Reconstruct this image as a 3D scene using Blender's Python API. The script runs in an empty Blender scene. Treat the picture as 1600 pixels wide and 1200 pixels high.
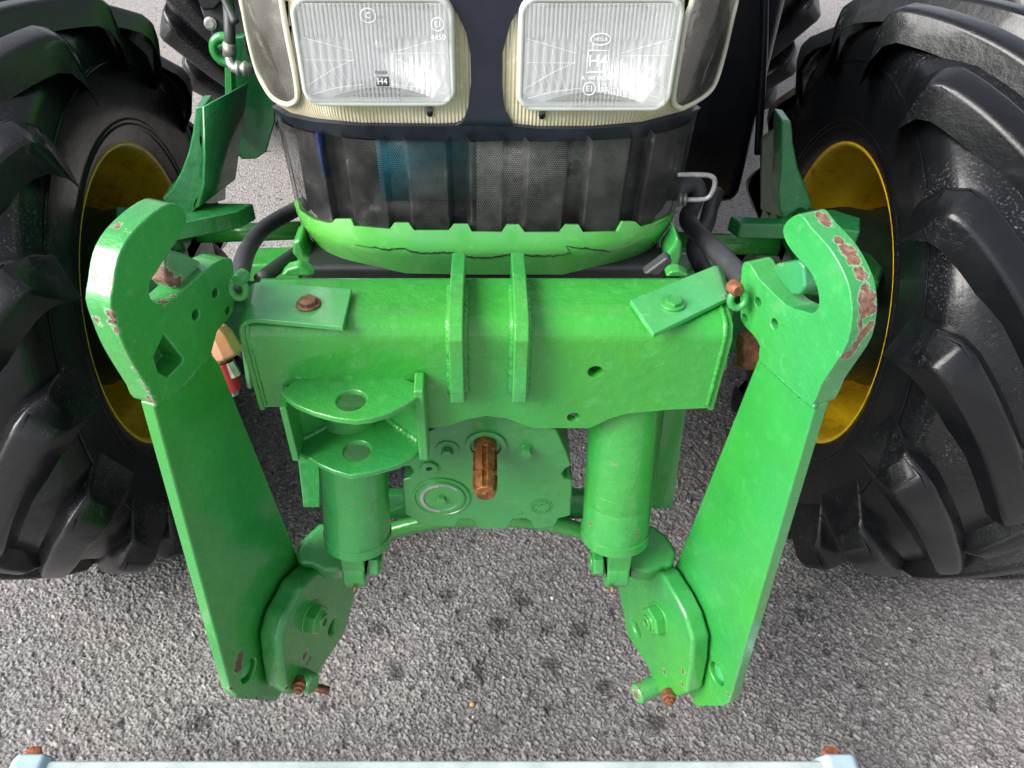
import bpy, bmesh, math, random
import numpy as np
from mathutils import Vector, Matrix
random.seed(4); np.random.seed(4)
PI = math.pi
sc = bpy.context.scene
COL = sc.collection

# ------------------------------------------------------------------ camera
H = 1.61; TH = math.radians(42); F = 1200.0
CT, ST = math.cos(TH), math.sin(TH)
cam = bpy.data.cameras.new('camera'); co = bpy.data.objects.new('camera', cam); COL.objects.link(co)
co.location = (0, 0, H); co.rotation_euler = (PI/2 - TH, 0, 0)
cam.sensor_width = 36; cam.lens = 36*F/1600; cam.shift_x = 40/1600
cam.clip_start = 0.02; cam.clip_end = 500
sc.camera = co
# ------------------------------------------------------------------ light
SUN = Vector((-0.74, -0.30, 0.60)).normalized()
world = bpy.data.worlds.new('World'); sc.world = world; world.use_nodes = True
wn = world.node_tree; wn.nodes.clear()
sky = wn.nodes.new('ShaderNodeTexSky'); sky.sky_type = 'NISHITA'; sky.sun_disc = False
sky.sun_elevation = math.asin(SUN.z); sky.sun_rotation = math.atan2(SUN.x, SUN.y)
sky.air_density = 1.0; sky.dust_density = 2.5
hs = wn.nodes.new('ShaderNodeHueSaturation'); hs.inputs['Saturation'].default_value = 0.3
bg = wn.nodes.new('ShaderNodeBackground'); bg.inputs['Strength'].default_value = 0.118
wo = wn.nodes.new('ShaderNodeOutputWorld')
wn.links.new(sky.outputs[0], hs.inputs['Color']); wn.links.new(hs.outputs[0], bg.inputs[0]); wn.links.new(bg.outputs[0], wo.inputs[0])
sl = bpy.data.lights.new('sun', 'SUN'); sl.energy = 3.5; sl.angle = math.radians(42); sl.color = (1, .97, .93)
so = bpy.data.objects.new('sun', sl); COL.objects.link(so)
so.rotation_euler = (-SUN).to_track_quat('-Z', 'Y').to_euler()
sc.view_settings.view_transform = 'Standard'; sc.view_settings.look = 'None'
sc.view_settings.gamma = 1; sc.view_settings.use_curve_mapping = False
sc.view_settings.exposure = 0.95
sc.cycles.use_denoising = True; sc.cycles.max_bounces = 8; sc.cycles.transparent_max_bounces = 12
sc.cycles.caustics_reflective = False; sc.cycles.caustics_refractive = False
sc.cycles.sample_clamp_indirect = 6

# ------------------------------------------------------------------ geometry helpers
def ray(px, py):
    u = (600-py)/F
    return Vector(((px-760)/F, CT + u*ST, -ST + u*CT))
CAM = Vector((0, 0, H))
def AY(px, py, Y): r = ray(px, py); return CAM + r*(Y/r.y)
def AZ(px, py, z): r = ray(px, py); return CAM + r*((z-H)/r.z)
def AX(px, py, x): r = ray(px, py); return CAM + r*(x/r.x)
def AD(px, py, d): return CAM + ray(px, py)*d
def AP(px, py, n, p0): r = ray(px, py); return CAM + r*(n.dot(p0-CAM)/n.dot(r))

def mesh_obj(name, verts, faces, mat=None, parent=None, smooth=True):
    me = bpy.data.meshes.new(name); me.from_pydata([tuple(v) for v in verts], [], faces)
    if smooth: me.polygons.foreach_set('use_smooth', [True]*len(me.polygons))
    o = bpy.data.objects.new(name, me); COL.objects.link(o)
    if mat: me.materials.append(mat)
    if parent: o.parent = parent
    return o
def bm_obj(name, bm, mat=None, parent=None, smooth=True, normals=True):
    if normals: bmesh.ops.recalc_face_normals(bm, faces=bm.faces)
    me = bpy.data.meshes.new(name); bm.to_mesh(me); bm.free()
    if smooth: me.polygons.foreach_set('use_smooth', [True]*len(me.polygons))
    o = bpy.data.objects.new(name, me); COL.objects.link(o)
    if mat: me.materials.append(mat)
    if parent: o.parent = parent
    return o
def bevel(o, w, seg=3, ang=35):
    m = o.modifiers.new('edge', 'BEVEL'); m.width = w; m.segments = seg; m.limit_method = 'ANGLE'
    m.angle_limit = math.radians(ang); m.harden_normals = True; m.use_clamp_overlap = True
    return o
def add_prism(bm, pts, th):
    th = Vector(th)
    a = [bm.verts.new(Vector(p)) for p in pts]; b = [bm.verts.new(Vector(p)+th) for p in pts]
    n = len(pts)
    bm.faces.new(a); bm.faces.new(b[::-1])
    for i in range(n): bm.faces.new((a[i], b[i], b[(i+1) % n], a[(i+1) % n]))
def prism(name, pts, th, mat, parent, bev=.003, seg=3, ang=35):
    bm = bmesh.new(); add_prism(bm, pts, th); o = bm_obj(name, bm, mat, parent)
    if bev: bevel(o, bev, seg, ang)
    return o
def basis(ax):
    ax = Vector(ax).normalized(); t = Vector((0, 0, 1)) if abs(ax.z) < .9 else Vector((1, 0, 0))
    u = ax.cross(t).normalized(); return ax, u, ax.cross(u).normalized()
def add_lathe(bm, p0, ax, prof, n=32, caps=True):
    """prof = [(distance along axis, radius)]"""
    ax, u, w = basis(ax); p0 = Vector(p0); rings = []
    for (t, r) in prof:
        rings.append([bm.verts.new(p0 + ax*t + (u*math.cos(2*PI*i/n) + w*math.sin(2*PI*i/n))*r) for i in range(n)])
    for a, b in zip(rings, rings[1:]):
        for i in range(n): bm.faces.new((a[i], a[(i+1) % n], b[(i+1) % n], b[i]))
    if caps: bm.faces.new(rings[0][::-1]); bm.faces.new(rings[-1])
def lathe(name, p0, ax, prof, mat, parent, n=32, bev=0, seg=2, caps=True):
    bm = bmesh.new(); add_lathe(bm, p0, ax, prof, n, caps); o = bm_obj(name, bm, mat, parent)
    if bev: bevel(o, bev, seg, 30)
    return o
def hexbolt(name, p, ax, r, h, mat, parent, washer=0, tip=0, bev=.0015):
    """hex head standing on surface point p, pointing along ax"""
    ax = Vector(ax).normalized()
    bm = bmesh.new()
    if washer: add_lathe(bm, Vector(p)-ax*.001, ax, [(0, washer), (.003, washer), (.0035, washer*.9)], 28)
    add_lathe(bm, Vector(p), ax, [(0, r), (h*.8, r), (h, r*.88)], 6)
    if tip: add_lathe(bm, Vector(p)+ax*h*.9, ax, [(0, tip), (h*.45, tip), (h*.55, tip*.8)], 16)
    o = bm_obj(name, bm, mat, parent); bevel(o, bev, 2, 25); return o
def add_tube(bm, pts, r, n=12, caps=True):
    pts = [Vector(p) for p in pts]; rs = r if isinstance(r, (list, tuple)) else [r]*len(pts)
    rings = []; up = None
    for i, p in enumerate(pts):
        t = (pts[min(i+1, len(pts)-1)] - pts[max(i-1, 0)]).normalized()
        if up is None: _, up, _w = basis(t)
        up = (up - t*up.dot(t)).normalized(); w = t.cross(up)
        rings.append([bm.verts.new(p + (up*math.cos(2*PI*k/n) + w*math.sin(2*PI*k/n))*rs[i]) for k in range(n)])
    for a, b in zip(rings, rings[1:]):
        for k in range(n): bm.faces.new((a[k], a[(k+1) % n], b[(k+1) % n], b[k]))
    if caps: bm.faces.new(rings[0][::-1]); bm.faces.new(rings[-1])
def smooth_path(pts, k=8):
    pts = [Vector(p) for p in pts]; P = [pts[0]*2-pts[1]] + pts + [pts[-1]*2-pts[-2]]; out = []
    for i in range(1, len(P)-2):
        for j in range(k):
            t = j/k; a, b, c, d = P[i-1], P[i], P[i+1], P[i+2]
            out.append(.5*((2*b) + (c-a)*t + (2*a-5*b+4*c-d)*t*t + (3*b-a-3*c+d)*t**3))
    out.append(pts[-1]); return out
def tube(name, pts, r, mat, parent, n=12, k=8):
    bm = bmesh.new(); add_tube(bm, smooth_path(pts, k) if k else pts, r, n); return bm_obj(name, bm, mat, parent)
def weld(pts, r, mat, parent):
    """bead of weld: rippled, uneven tube half sunk in the joint"""
    P = smooth_path(pts, 14) if len(pts) > 2 else [Vector(pts[0]).lerp(Vector(pts[1]), i/30) for i in range(31)]
    L = sum((b-a).length for a, b in zip(P, P[1:])); n = max(8, int(L/.0022)); Q = []; acc = 0; k = 0; cum = [0]
    for a, b in zip(P, P[1:]): cum.append(cum[-1]+(b-a).length)
    for i in range(n+1):
        t = L*i/n
        while k < len(P)-2 and cum[k+1] < t: k += 1
        Q.append(P[k].lerp(P[k+1], min(1, (t-cum[k])/max(1e-9, cum[k+1]-cum[k]))) + Vector([random.uniform(-1, 1)*r*.10 for _ in range(3)]))
    bm = bmesh.new(); add_tube(bm, Q, [r*(.88+.20*(i % 2)+random.uniform(-.10, .10)) for i in range(n+1)], 10)
    return bm_obj('weld_seam', bm, mat, parent)
def box(name, lo, hi, mat, parent, bev=.003, seg=2):
    x0, y0, z0 = lo; x1, y1, z1 = hi
    return prism(name, [(x0, y0, z0), (x1, y0, z0), (x1, y0, z1), (x0, y0, z1)], (0, y1-y0, 0), mat, parent, bev, seg)
def cutters_apply(o, cutters):
    """real holes: boolean difference, baked into the mesh"""
    bm = bmesh.new()
    for c in cutters: add_lathe(bm, *c, n=28)
    c = bm_obj('cutter', bm)
    m = o.modifiers.new('cut', 'BOOLEAN'); m.operation = 'DIFFERENCE'; m.solver = 'EXACT'; m.object = c
    mods = [x.name for x in o.modifiers]
    if len(mods) > 1: o.modifiers.move(len(mods)-1, 0)
    other = [x for x in o.modifiers if x.name != m.name]
    vis = [(x, x.show_viewport) for x in other]
    for x in other: x.show_viewport = False
    bpy.context.view_layer.update()
    me = bpy.data.meshes.new_from_object(o.evaluated_get(bpy.context.evaluated_depsgraph_get()))
    for x, v in vis: x.show_viewport = v
    o.modifiers.remove(m); o.data = me
    me.polygons.foreach_set('use_smooth', [True]*len(me.polygons))
    bpy.data.objects.remove(c)
def arc2(cx, cy, r, a0, a1, n):
    return [(cx+r*math.cos(math.radians(a0+(a1-a0)*i/n)), cy+r*math.sin(math.radians(a0+(a1-a0)*i/n))) for i in range(n+1)]
def rrect(w, h, r, n=6):
    p = []
    for cx, cy, a in ((w-r, h-r, 0), (-w+r, h-r, 90), (-w+r, -h+r, 180), (w-r, -h+r, 270)): p += arc2(cx, cy, r, a, a+90, n)
    return p

# ------------------------------------------------------------------ materials
class NT:
    def __init__(s, name):
        s.m = bpy.data.materials.new(name); s.m.use_nodes = True; s.t = s.m.node_tree
        s.b = s.t.nodes['Principled BSDF']; s.out = s.t.nodes['Material Output']
        s.geo = None
    def n(s, typ, **kw):
        x = s.t.nodes.new('ShaderNode'+typ)
        for k, v in kw.items():
            if k.startswith('i_'): x.inputs[k[2:].replace('_', ' ')].default_value = v
            else: setattr(x, k, v)
        return x
    def l(s, a, b): s.t.links.new(a, b)
    def pos(s):
        if s.geo is None: s.geo = s.n('NewGeometry')
        return s.geo.outputs['Position']
    def noise(s, scale, detail=4, rough=.6, src=None, dist=0):
        x = s.n('TexNoise'); x.inputs['Scale'].default_value = scale; x.inputs['Detail'].default_value = detail
        x.inputs['Roughness'].default_value = rough; x.inputs['Distortion'].default_value = dist
        s.l(src or s.pos(), x.inputs['Vector']); return x.outputs['Fac']
    def math(s, op, a, b=0, c=0):
        x = s.n('Math', operation=op)
        for i, v in enumerate((a, b, c)):
            if hasattr(v, 'is_output'): s.l(v, x.inputs[i])
            else: x.inputs[i].default_value = v
        return x.outputs[0]
    def ramp(s, fac, stops):
        x = s.n('ValToRGB'); e = x.color_ramp.elements
        while len(e) < len(stops): e.new(.5)
        for el, (p, c) in zip(e, stops):
            el.position = p; el.color = (c, c, c, 1) if not isinstance(c, (tuple, list)) else (*c, 1)
        s.l(fac, x.inputs[0]); return x.outputs[0]
    def mix(s, fac, a, b):
        x = s.n('Mix', data_type='RGBA')
        for i, v in ((0, fac), (6, a), (7, b)):
            if hasattr(v, 'is_output'): s.l(v, x.inputs[i])
            elif i == 0: x.inputs[0].default_value = v
            else: x.inputs[i].default_value = (*v, 1)
        return x.outputs[2]
    def bump(s, h, strength=.3, dist=.001, prev=None):
        x = s.n('Bump'); x.inputs['Strength'].default_value = strength; x.inputs['Distance'].default_value = dist
        s.l(h, x.inputs['Height'])
        if prev is not None: s.l(prev, x.inputs['Normal'])
        return x.outputs[0]
    def fin(s, color=None, rough=None, normal=None, **kw):
        for k, v in (('Base Color', color), ('Roughness', rough), ('Normal', normal)):
            if v is None: continue
            if hasattr(v, 'is_output'): s.l(v, s.b.inputs[k])
            else: s.b.inputs[k].default_value = (*v, 1) if isinstance(v, (tuple, list)) else v
        for k, v in kw.items(): s.b.inputs[k.replace('_', ' ')].default_value = v
        return s.m

def rust_color(t, deep=False):
    if deep: return t.ramp(t.noise(160, 5, .7), [(.3, (.03, .012, .008)), (.5, (.09, .035, .02)), (.72, (.22, .10, .06))])
    return t.ramp(t.noise(160, 5, .7), [(.3, (.07, .03, .02)), (.5, (.19, .085, .055)), (.72, (.36, .21, .15))])
GREEN = (.030, .285, .044)
def paint(name, color=GREEN, spots=(), peel=.5, grime=.35, rough=.27, wear=.70, scale=1.0, dark=(.012, .05, .018), deep=False):
    """glossy repaint over old metal: brush relief, small bare chips, extra chips at given places"""
    t = NT(name)
    n1 = t.noise(7, 4, .6); n2 = t.noise(60, 4, .6); n3 = t.noise(420, 3, .6)
    c = t.mix(t.ramp(n1, [(.3, 0), (.75, 1)]), tuple(x*.86 for x in color), tuple(min(1, x*1.12) for x in color))
    hue = t.noise(2.6, 3, .55)
    c = t.mix(t.math('MULTIPLY', t.ramp(hue, [(.50, 0), (.64, 1)]), .55), c, (color[0]*1.5, color[1]*1.12, color[2]*.55))
    c = t.mix(t.math('MULTIPLY', t.ramp(hue, [(.36, 1), (.49, 0)]), .5), c, (color[0]*.75, color[1]*.86, color[2]*1.6))
    lightc = (color[0]*2.2+.03, color[1]*1.2+.05, color[2]*1.8+.05)
    c = t.mix(t.math('MULTIPLY', t.ramp(n2, [(.56, 0), (.72, 1)]), .30), c, lightc)       # worn lighter scuffs
    g = t.math('MULTIPLY', t.ramp(t.noise(22, 6, .72), [(.58, 0), (.74, 1)]), grime)
    c = t.mix(g, c, dark)
    # tiny chips
    chip = t.ramp(t.noise(34*scale, 7, .66, dist=.3), [(wear-.006, 0), (wear+.006, 1)])
    halo = t.ramp(t.noise(34*scale, 7, .66, dist=.3), [(wear-.022, 0), (wear-.004, 1)])
    if spots:
        edge = t.math('MULTIPLY', t.math('SUBTRACT', t.noise(95, 5, .68), .5), .021)
        best = None
        for (p, r) in spots:
            d = t.n('VectorMath', operation='DISTANCE'); t.l(t.pos(), d.inputs[0]); d.inputs[1].default_value = tuple(p)
            v = t.math('SUBTRACT', d.outputs['Value'], r*.82)
            best = v if best is None else t.math('MINIMUM', best, v)
        f = t.math('ADD', best, edge)
        m1 = t.math('LESS_THAN', f, 0.0); m2 = t.math('LESS_THAN', f, 0.0016)
        chip = t.math('MAXIMUM', chip, m1); halo = t.math('MAXIMUM', halo, m2)
    c = t.mix(t.math('MULTIPLY', halo, .5), c, (.36, .50, .36))
    c = t.mix(chip, c, rust_color(t, deep))
    r = t.math('ADD', t.math('MULTIPLY', n2, .16), rough-.08)
    r = t.math('ADD', r, t.math('MULTIPLY', chip, .4))
    r = t.math('ADD', r, t.math('MULTIPLY', g, .4))
    mp = t.n('Mapping'); mp.inputs['Rotation'].default_value = (.6, .5, .9); mp.inputs['Scale'].default_value = (1, 14, 1); t.l(t.pos(), mp.inputs[0])
    scr = t.math('MULTIPLY', t.ramp(t.noise(26, 3, .5, mp.outputs[0]), [(.66, 0), (.70, 1)]), t.ramp(t.noise(5, 2), [(.48, 0), (.62, 1)]))
    c = t.mix(t.math('MULTIPLY', scr, .30), c, lightc)
    r = t.math('ADD', r, t.math('MULTIPLY', scr, .15))
    h = t.math('ADD', t.math('MULTIPLY', n2, 1.4*peel), t.math('MULTIPLY', n3, .22*peel))
    h = t.math('SUBTRACT', h, t.math('MULTIPLY', chip, .7))
    return t.fin(c, r, t.bump(h, .65, .0018), Specular_IOR_Level=.5, Coat_Weight=.55, Coat_Roughness=.10)
def plain(name, color, rough=.5, metal=0, nscale=40, var=.25, bumps=.25, bscale=150, bdist=.001, **kw):
    t = NT(name); n = t.noise(nscale, 5, .65)
    c = t.mix(t.ramp(n, [(.3, 0), (.7, 1)]), tuple(x*(1-var) for x in color), tuple(min(1, x*(1+var)) for x in color))
    r = t.math('ADD', t.math('MULTIPLY', t.noise(nscale*2, 3), .2), rough-.1)
    return t.fin(c, r, t.bump(t.noise(bscale, 4), bumps, bdist), Metallic=metal, **kw)
def rusty(name, base=(.2, .075, .035), rough=.55, metal=.3):
    t = NT(name)
    c = t.ramp(t.noise(90, 6, .7), [(.3, (base[0]*.3, base[1]*.3, base[2]*.3)), (.5, base), (.7, (base[0]*1.9, base[1]*2.1, base[2]*2.2))])
    return t.fin(c, rough, t.bump(t.noise(400, 5, .7), .5, .001), Metallic=metal)

M_green = paint('green paint')
M_beam = paint('green paint, thick and glossy', peel=.9, rough=.25, color=(.031, .30, .040), grime=.25, wear=.73)
M_cast = paint('green paint on casting', peel=1.1, rough=.33, color=(.034, .285, .052), wear=.69)
M_gear = paint('green paint on gear casing', peel=.6, rough=.4, color=(.034, .25, .055), wear=.74, grime=.5)
M_axle = paint('older green paint', peel=1.3, rough=.4, color=(.012, .17, .045), wear=.69, grime=.5)
M_band = paint('bright green plastic', peel=.10, rough=.24, color=(.075, .36, .060), wear=.80, grime=.1)
M_rust = rusty('bare rusty steel')
M_spline = rusty('oily rusty steel', (.26, .10, .035), .3, .6)
M_rustpin = rusty('weathered steel', (.22, .11, .06), .5, .4)
M_primer = plain('bare cast grey', (.33, .33, .34), .45, .3)
M_hose = plain('rubber hose', (.045, .047, .052), .5, bscale=260, bumps=.3)
M_fit = plain('dull steel fitting', (.35, .35, .33), .38, .7, 60, .3)
M_wire = plain('grey bent wire', (.28, .28, .29), .5, .4, 80, .3)
M_lip = plain('navy lip lightened for highlight', (.020, .024, .036), .33, 0, 25, .4, .1, 60)  # navy lifted above the moulding's to stand in for the lip's edge highlight
M_navy = plain('black blue glossy moulding', (.010, .013, .024), .17, 0, 12, .4, .05, 20)
M_black = plain('black moulding', (.010, .010, .013), .5, 0, 12, .4, .25, 40)
M_tank = plain('black polyethylene tank', (.009, .010, .016), .3, 0, 5, .5, .35, 6, .01)
M_red = plain('red plastic cap', (.62, .03, .05), .4)
M_lampback = plain('grey lamp moulding', (.46, .465, .455), .35, 0, 12, .2, .1, 30)
def m_cream():
    t = NT('yellowed ribbed plastic')
    uv = t.n('UVMap')
    sx = t.n('SeparateXYZ'); t.l(uv.outputs[0], sx.inputs[0])
    w = t.math('SINE', t.math('MULTIPLY', sx.outputs[0], 2*PI/.0039))
    n = t.noise(16, 5, .65); n2 = t.noise(70, 5, .7)
    c = t.mix(t.ramp(n, [(.35, 0), (.72, 1)]), (.60, .56, .42), (.50, .43, .26))
    c = t.mix(t.ramp(n2, [(.55, 0), (.75, 1)]), c, (.70, .68, .60))
    c = t.mix(t.ramp(w, [(.0, .0), (.25, .35)]), c, (.30, .27, .19)) if False else c
    return t.fin(c, .38, t.bump(w, .55, .0012), Specular_IOR_Level=.4)
M_cream = m_cream()
M_cream2 = plain('yellowed plastic frame', (.58, .56, .45), .35, 0, 20, .12, .1)
M_lamprim = plain('grey white lamp rim', (.50, .53, .50), .3, 0, 30, .06, .05)
def m_glass(name, tint=(1, 1, 1), rough=.02, bumpn=None):
    t = NT(name); t.fin(tint, rough, bumpn(t) if bumpn else None, Transmission_Weight=1.0, IOR=1.45); return t.m
M_lens = m_glass('fluted lamp glass', rough=.03)
_t = M_lens.node_tree; _p = _t.nodes['Principled BSDF']; _o = _t.nodes['Material Output']
_tr = _t.nodes.new('ShaderNodeBsdfTransparent'); _tl = _t.nodes.new('ShaderNodeBsdfDiffuse'); _tl.inputs[0].default_value = (.93, .95, .97, 1)
_m1 = _t.nodes.new('ShaderNodeMixShader'); _m2 = _t.nodes.new('ShaderNodeMixShader'); _m1.inputs[0].default_value = .74; _m2.inputs[0].default_value = .17
_t.links.new(_p.outputs[0], _m1.inputs[1]); _t.links.new(_tr.outputs[0], _m1.inputs[2]); _t.links.new(_m1.outputs[0], _m2.inputs[1]); _t.links.new(_tl.outputs[0], _m2.inputs[2]); _t.links.new(_m2.outputs[0], _o.inputs[0])
def m_clear():
    t = NT('clear cover glass')
    tr = t.n('BsdfTransparent'); tr.inputs[0].default_value = (.86, .87, .86, 1)
    gl = t.n('BsdfGlossy'); gl.inputs['Roughness'].default_value = .08
    fr = t.n('Fresnel'); fr.inputs[0].default_value = 1.5
    nb = t.bump(t.noise(30, 3), .25, .002)
    t.l(nb, gl.inputs['Normal']); t.l(nb, fr.inputs['Normal'])
    dirt = t.n('BsdfDiffuse'); dirt.inputs[0].default_value = (.55, .53, .45, 1)
    m1 = t.n('MixShader'); t.l(t.math('MULTIPLY', t.ramp(t.noise(14, 5, .6), [(.4, .25), (.8, 1)]), .28), m1.inputs[0]); t.l(tr.outputs[0], m1.inputs[1]); t.l(dirt.outputs[0], m1.inputs[2])
    m2 = t.n('MixShader'); t.l(t.math('ADD', fr.outputs[0], .05), m2.inputs[0]); t.l(m1.outputs[0], m2.inputs[1]); t.l(gl.outputs[0], m2.inputs[2])
    t.l(m2.outputs[0], t.out.inputs[0]); return t.m
M_clear = m_clear()
M_chrome = NT('reflector aluminium').fin((.98, .985, 1.0), .15, Metallic=.35)
M_matglass = NT('engraved glass marks').fin((.80, .83, .84), .5)
M_darkmark = NT('dark printed mark').fin((.12, .13, .14), .5)
def m_tyre():
    t = NT('black tyre rubber')
    tc = t.n('TexCoord'); ob = tc.outputs['Object']
    n = t.noise(9, 5, .6, ob); n2 = t.noise(230, 6, .75, ob); nb = t.noise(4, 3, .5, ob)
    c = t.mix(t.ramp(n, [(.3, 0), (.7, 1)]), (.0035, .004, .0055), (.0085, .009, .011))
    dust = t.math('MULTIPLY', t.ramp(n2, [(.56, 0), (.66, 1)]), t.ramp(nb, [(.52, 0), (.62, 1)]))
    c = t.mix(t.math('MULTIPLY', dust, .85), c, (.20, .20, .205))
    r = t.math('ADD', t.math('MULTIPLY', n, .34), .14); r = t.math('ADD', r, t.math('MULTIPLY', dust, .3))
    mp = t.n('Mapping'); mp.inputs['Scale'].default_value = (.5, 1, 1); t.l(ob, mp.inputs[0])
    cr = t.noise(75, 3, .6, mp.outputs[0], 1.2)
    crack = t.math('MULTIPLY', t.ramp(t.math('ABSOLUTE', t.math('SUBTRACT', cr, .5)), [(0, 1), (.018, 0)]), t.ramp(t.noise(6, 2, .5, ob), [(.5, 0), (.6, 1)]))
    h = t.math('ADD', t.math('MULTIPLY', n2, .30), t.math('MULTIPLY', t.noise(28, 4, .6, ob), 1.5))
    h = t.math('SUBTRACT', h, t.math('MULTIPLY', crack, .6))
    return t.fin(c, r, t.bump(h, .5, .0022), Specular_IOR_Level=.32, Coat_Weight=.28, Coat_Roughness=.12)
M_tyre = m_tyre()
def m_rim():
    t = NT('yellow rim paint')
    n = t.noise(5, 5, .6); n2 = t.noise(11, 6, .7, dist=1.5)
    c = t.mix(t.ramp(n, [(.35, 0), (.7, 1)]), (.90, .58, .012), (.80, .55, .014))
    c = t.mix(t.ramp(n2, [(.52, 0), (.68, 1)]), c, (.62, .24, .012))
    c = t.mix(t.ramp(n2, [(.66, 0), (.72, 1)]), c, (.05, .02, .006))
    return t.fin(c, .28, t.bump(t.noise(18, 4, .6), .6, .006))
M_rim = m_rim()
M_darkhub = plain('dark greasy casting', (.010, .022, .012), .45, 0, 20, .5, .5, 60)

def m_grille():
    t = NT('perforated black sheet')
    uv = t.n('UVMap'); p = .0033
    def lattice(off):
        sc_ = t.n('VectorMath', operation='MULTIPLY'); t.l(uv.outputs[0], sc_.inputs[0]); sc_.inputs[1].default_value = (1/p, 1/(p*1.732), 0)
        ad = t.n('VectorMath', operation='ADD'); t.l(sc_.outputs[0], ad.inputs[0]); ad.inputs[1].default_value = off
        fr = t.n('VectorMath', operation='FRACTION'); t.l(ad.outputs[0], fr.inputs[0])
        sb = t.n('VectorMath', operation='SUBTRACT'); t.l(fr.outputs[0], sb.inputs[0]); sb.inputs[1].default_value = (.5, .5, 0)
        mu = t.n('VectorMath', operation='MULTIPLY'); t.l(sb.outputs[0], mu.inputs[0]); mu.inputs[1].default_value = (1, 1.732, 0)
        ln = t.n('VectorMath', operation='LENGTH'); t.l(mu.outputs[0], ln.inputs[0]); return ln.outputs['Value']
    d = t.math('MINIMUM', lattice((0, 0, 0)), lattice((.5, .5, 0)))
    clog = t.ramp(t.noise(28, 5, .7), [(.60, 0), (.66, 1)])
    hole = t.math('MULTIPLY', t.math('LESS_THAN', d, .345), t.math('SUBTRACT', 1, clog))
    c = t.mix(t.ramp(t.noise(14, 6, .7), [(.42, 0), (.72, 1)]), (.014, .014, .015), (.10, .098, .094))
    t.fin(c, .4)
    tr = t.n('BsdfTransparent'); mx = t.n('MixShader')
    t.l(hole, mx.inputs[0]); t.l(t.b.outputs[0], mx.inputs[1]); t.l(tr.outputs[0], mx.inputs[2]); t.l(mx.outputs[0], t.out.inputs[0])
    return t.m
M_grille = m_grille()

def m_ground(attr):
    t = NT('old coarse asphalt' + (' surface' if attr else ''))
    big = t.noise(1.6, 4, .6); mid = t.noise(9, 5, .65)
    spots = t.ramp(t.noise(19, 3, .6), [(.63, 0), (.69, 1)])
    warm = t.ramp(t.noise(3.1, 3, .5), [(.4, 0), (.65, 1)])
    if attr:
        a = t.n('Attribute', attribute_name='chip'); v = t.n('SeparateColor'); t.l(a.outputs['Color'], v.inputs[0])
        val = v.outputs[0]; gap = v.outputs[1]
    else:
        vo = t.n('TexVoronoi'); vo.inputs['Scale'].default_value = 125; t.l(t.pos(), vo.inputs['Vector'])
        v = t.n('SeparateColor'); t.l(vo.outputs['Color'], v.inputs[0]); val = v.outputs[0]; gap = t.ramp(vo.outputs['Distance'], [(.35, 0), (.7, 1)])
    c = t.ramp(val, [(0, (.135, .130, .129)), (.45, (.255, .246, .243)), (.9, (.355, .343, .338)), (.98, (.40, .385, .375)), (1, (.60, .58, .55))])
    if not attr: val = t.math('ADD', t.math('MULTIPLY', val, .5), .45); c = t.ramp(val, [(0, (.12, .115, .112)), (.45, (.26, .245, .24)), (.95, (.40, .38, .37))])  # asphalt outside the relief painted lighter, standing in for bright overexposed distance
    c = t.mix(t.math('MULTIPLY', gap, .9 if attr else .3), c, (.028, .026, .028))
    c = t.mix(t.math('MULTIPLY', t.ramp(big, [(.35, 0), (.65, 1)]), .22), c, (.24, .23, .235))
    c = t.mix(t.math('MULTIPLY', warm, .12), c, (.27, .21, .20))
    c = t.mix(t.math('MULTIPLY', spots, .75), c, (.030, .028, .030))
    c = t.mix(t.math('MULTIPLY', t.ramp(t.noise(52, 4, .6), [(.61, 0), (.68, 1)]), .75), c, (.022, .021, .022))
    if attr:
        rr = random.Random(11); best = None; edge = t.math('MULTIPLY', t.math('SUBTRACT', t.noise(60, 5, .7), .5), .09)
        st = [(620, 1052, .016), (815, 938, .017), (780, 975, .018), (700, 930, .013), (850, 985, .009), (590, 980, .013), (862, 1038, .012), (718, 1005, .006), (945, 1075, .009), (1020, 1130, .012), (905, 985, .011), (310, 1130, .018), (1250, 960, .010)]
        st += [(rr.uniform(50, 1550), rr.uniform(930, 1180), rr.uniform(-.004, .006)) for _ in range(26)]
        for a_, b_, r_ in st:
            d = t.n('VectorMath', operation='DISTANCE'); t.l(t.pos(), d.inputs[0]); d.inputs[1].default_value = tuple(AZ(a_, b_, .003))
            v_ = t.math('SUBTRACT', d.outputs['Value'], r_); best = v_ if best is None else t.math('MINIMUM', best, v_)
        c = t.mix(t.math('MULTIPLY', t.ramp(t.math('ADD', best, edge), [(0, 1), (.010, 0)]), .66), c, (.022, .019, .021))
    fine = t.noise(900, 3, .7)
    nb = t.bump(fine, .5, .0012)
    if not attr: nb = t.bump(vo.outputs['Distance'], .6, -.004, nb)
    return t.fin(c, t.math('ADD', t.math('MULTIPLY', mid, .3), .55), nb, Specular_IOR_Level=.35)
M_ground = m_ground(False); M_groundp = m_ground(True)

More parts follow.
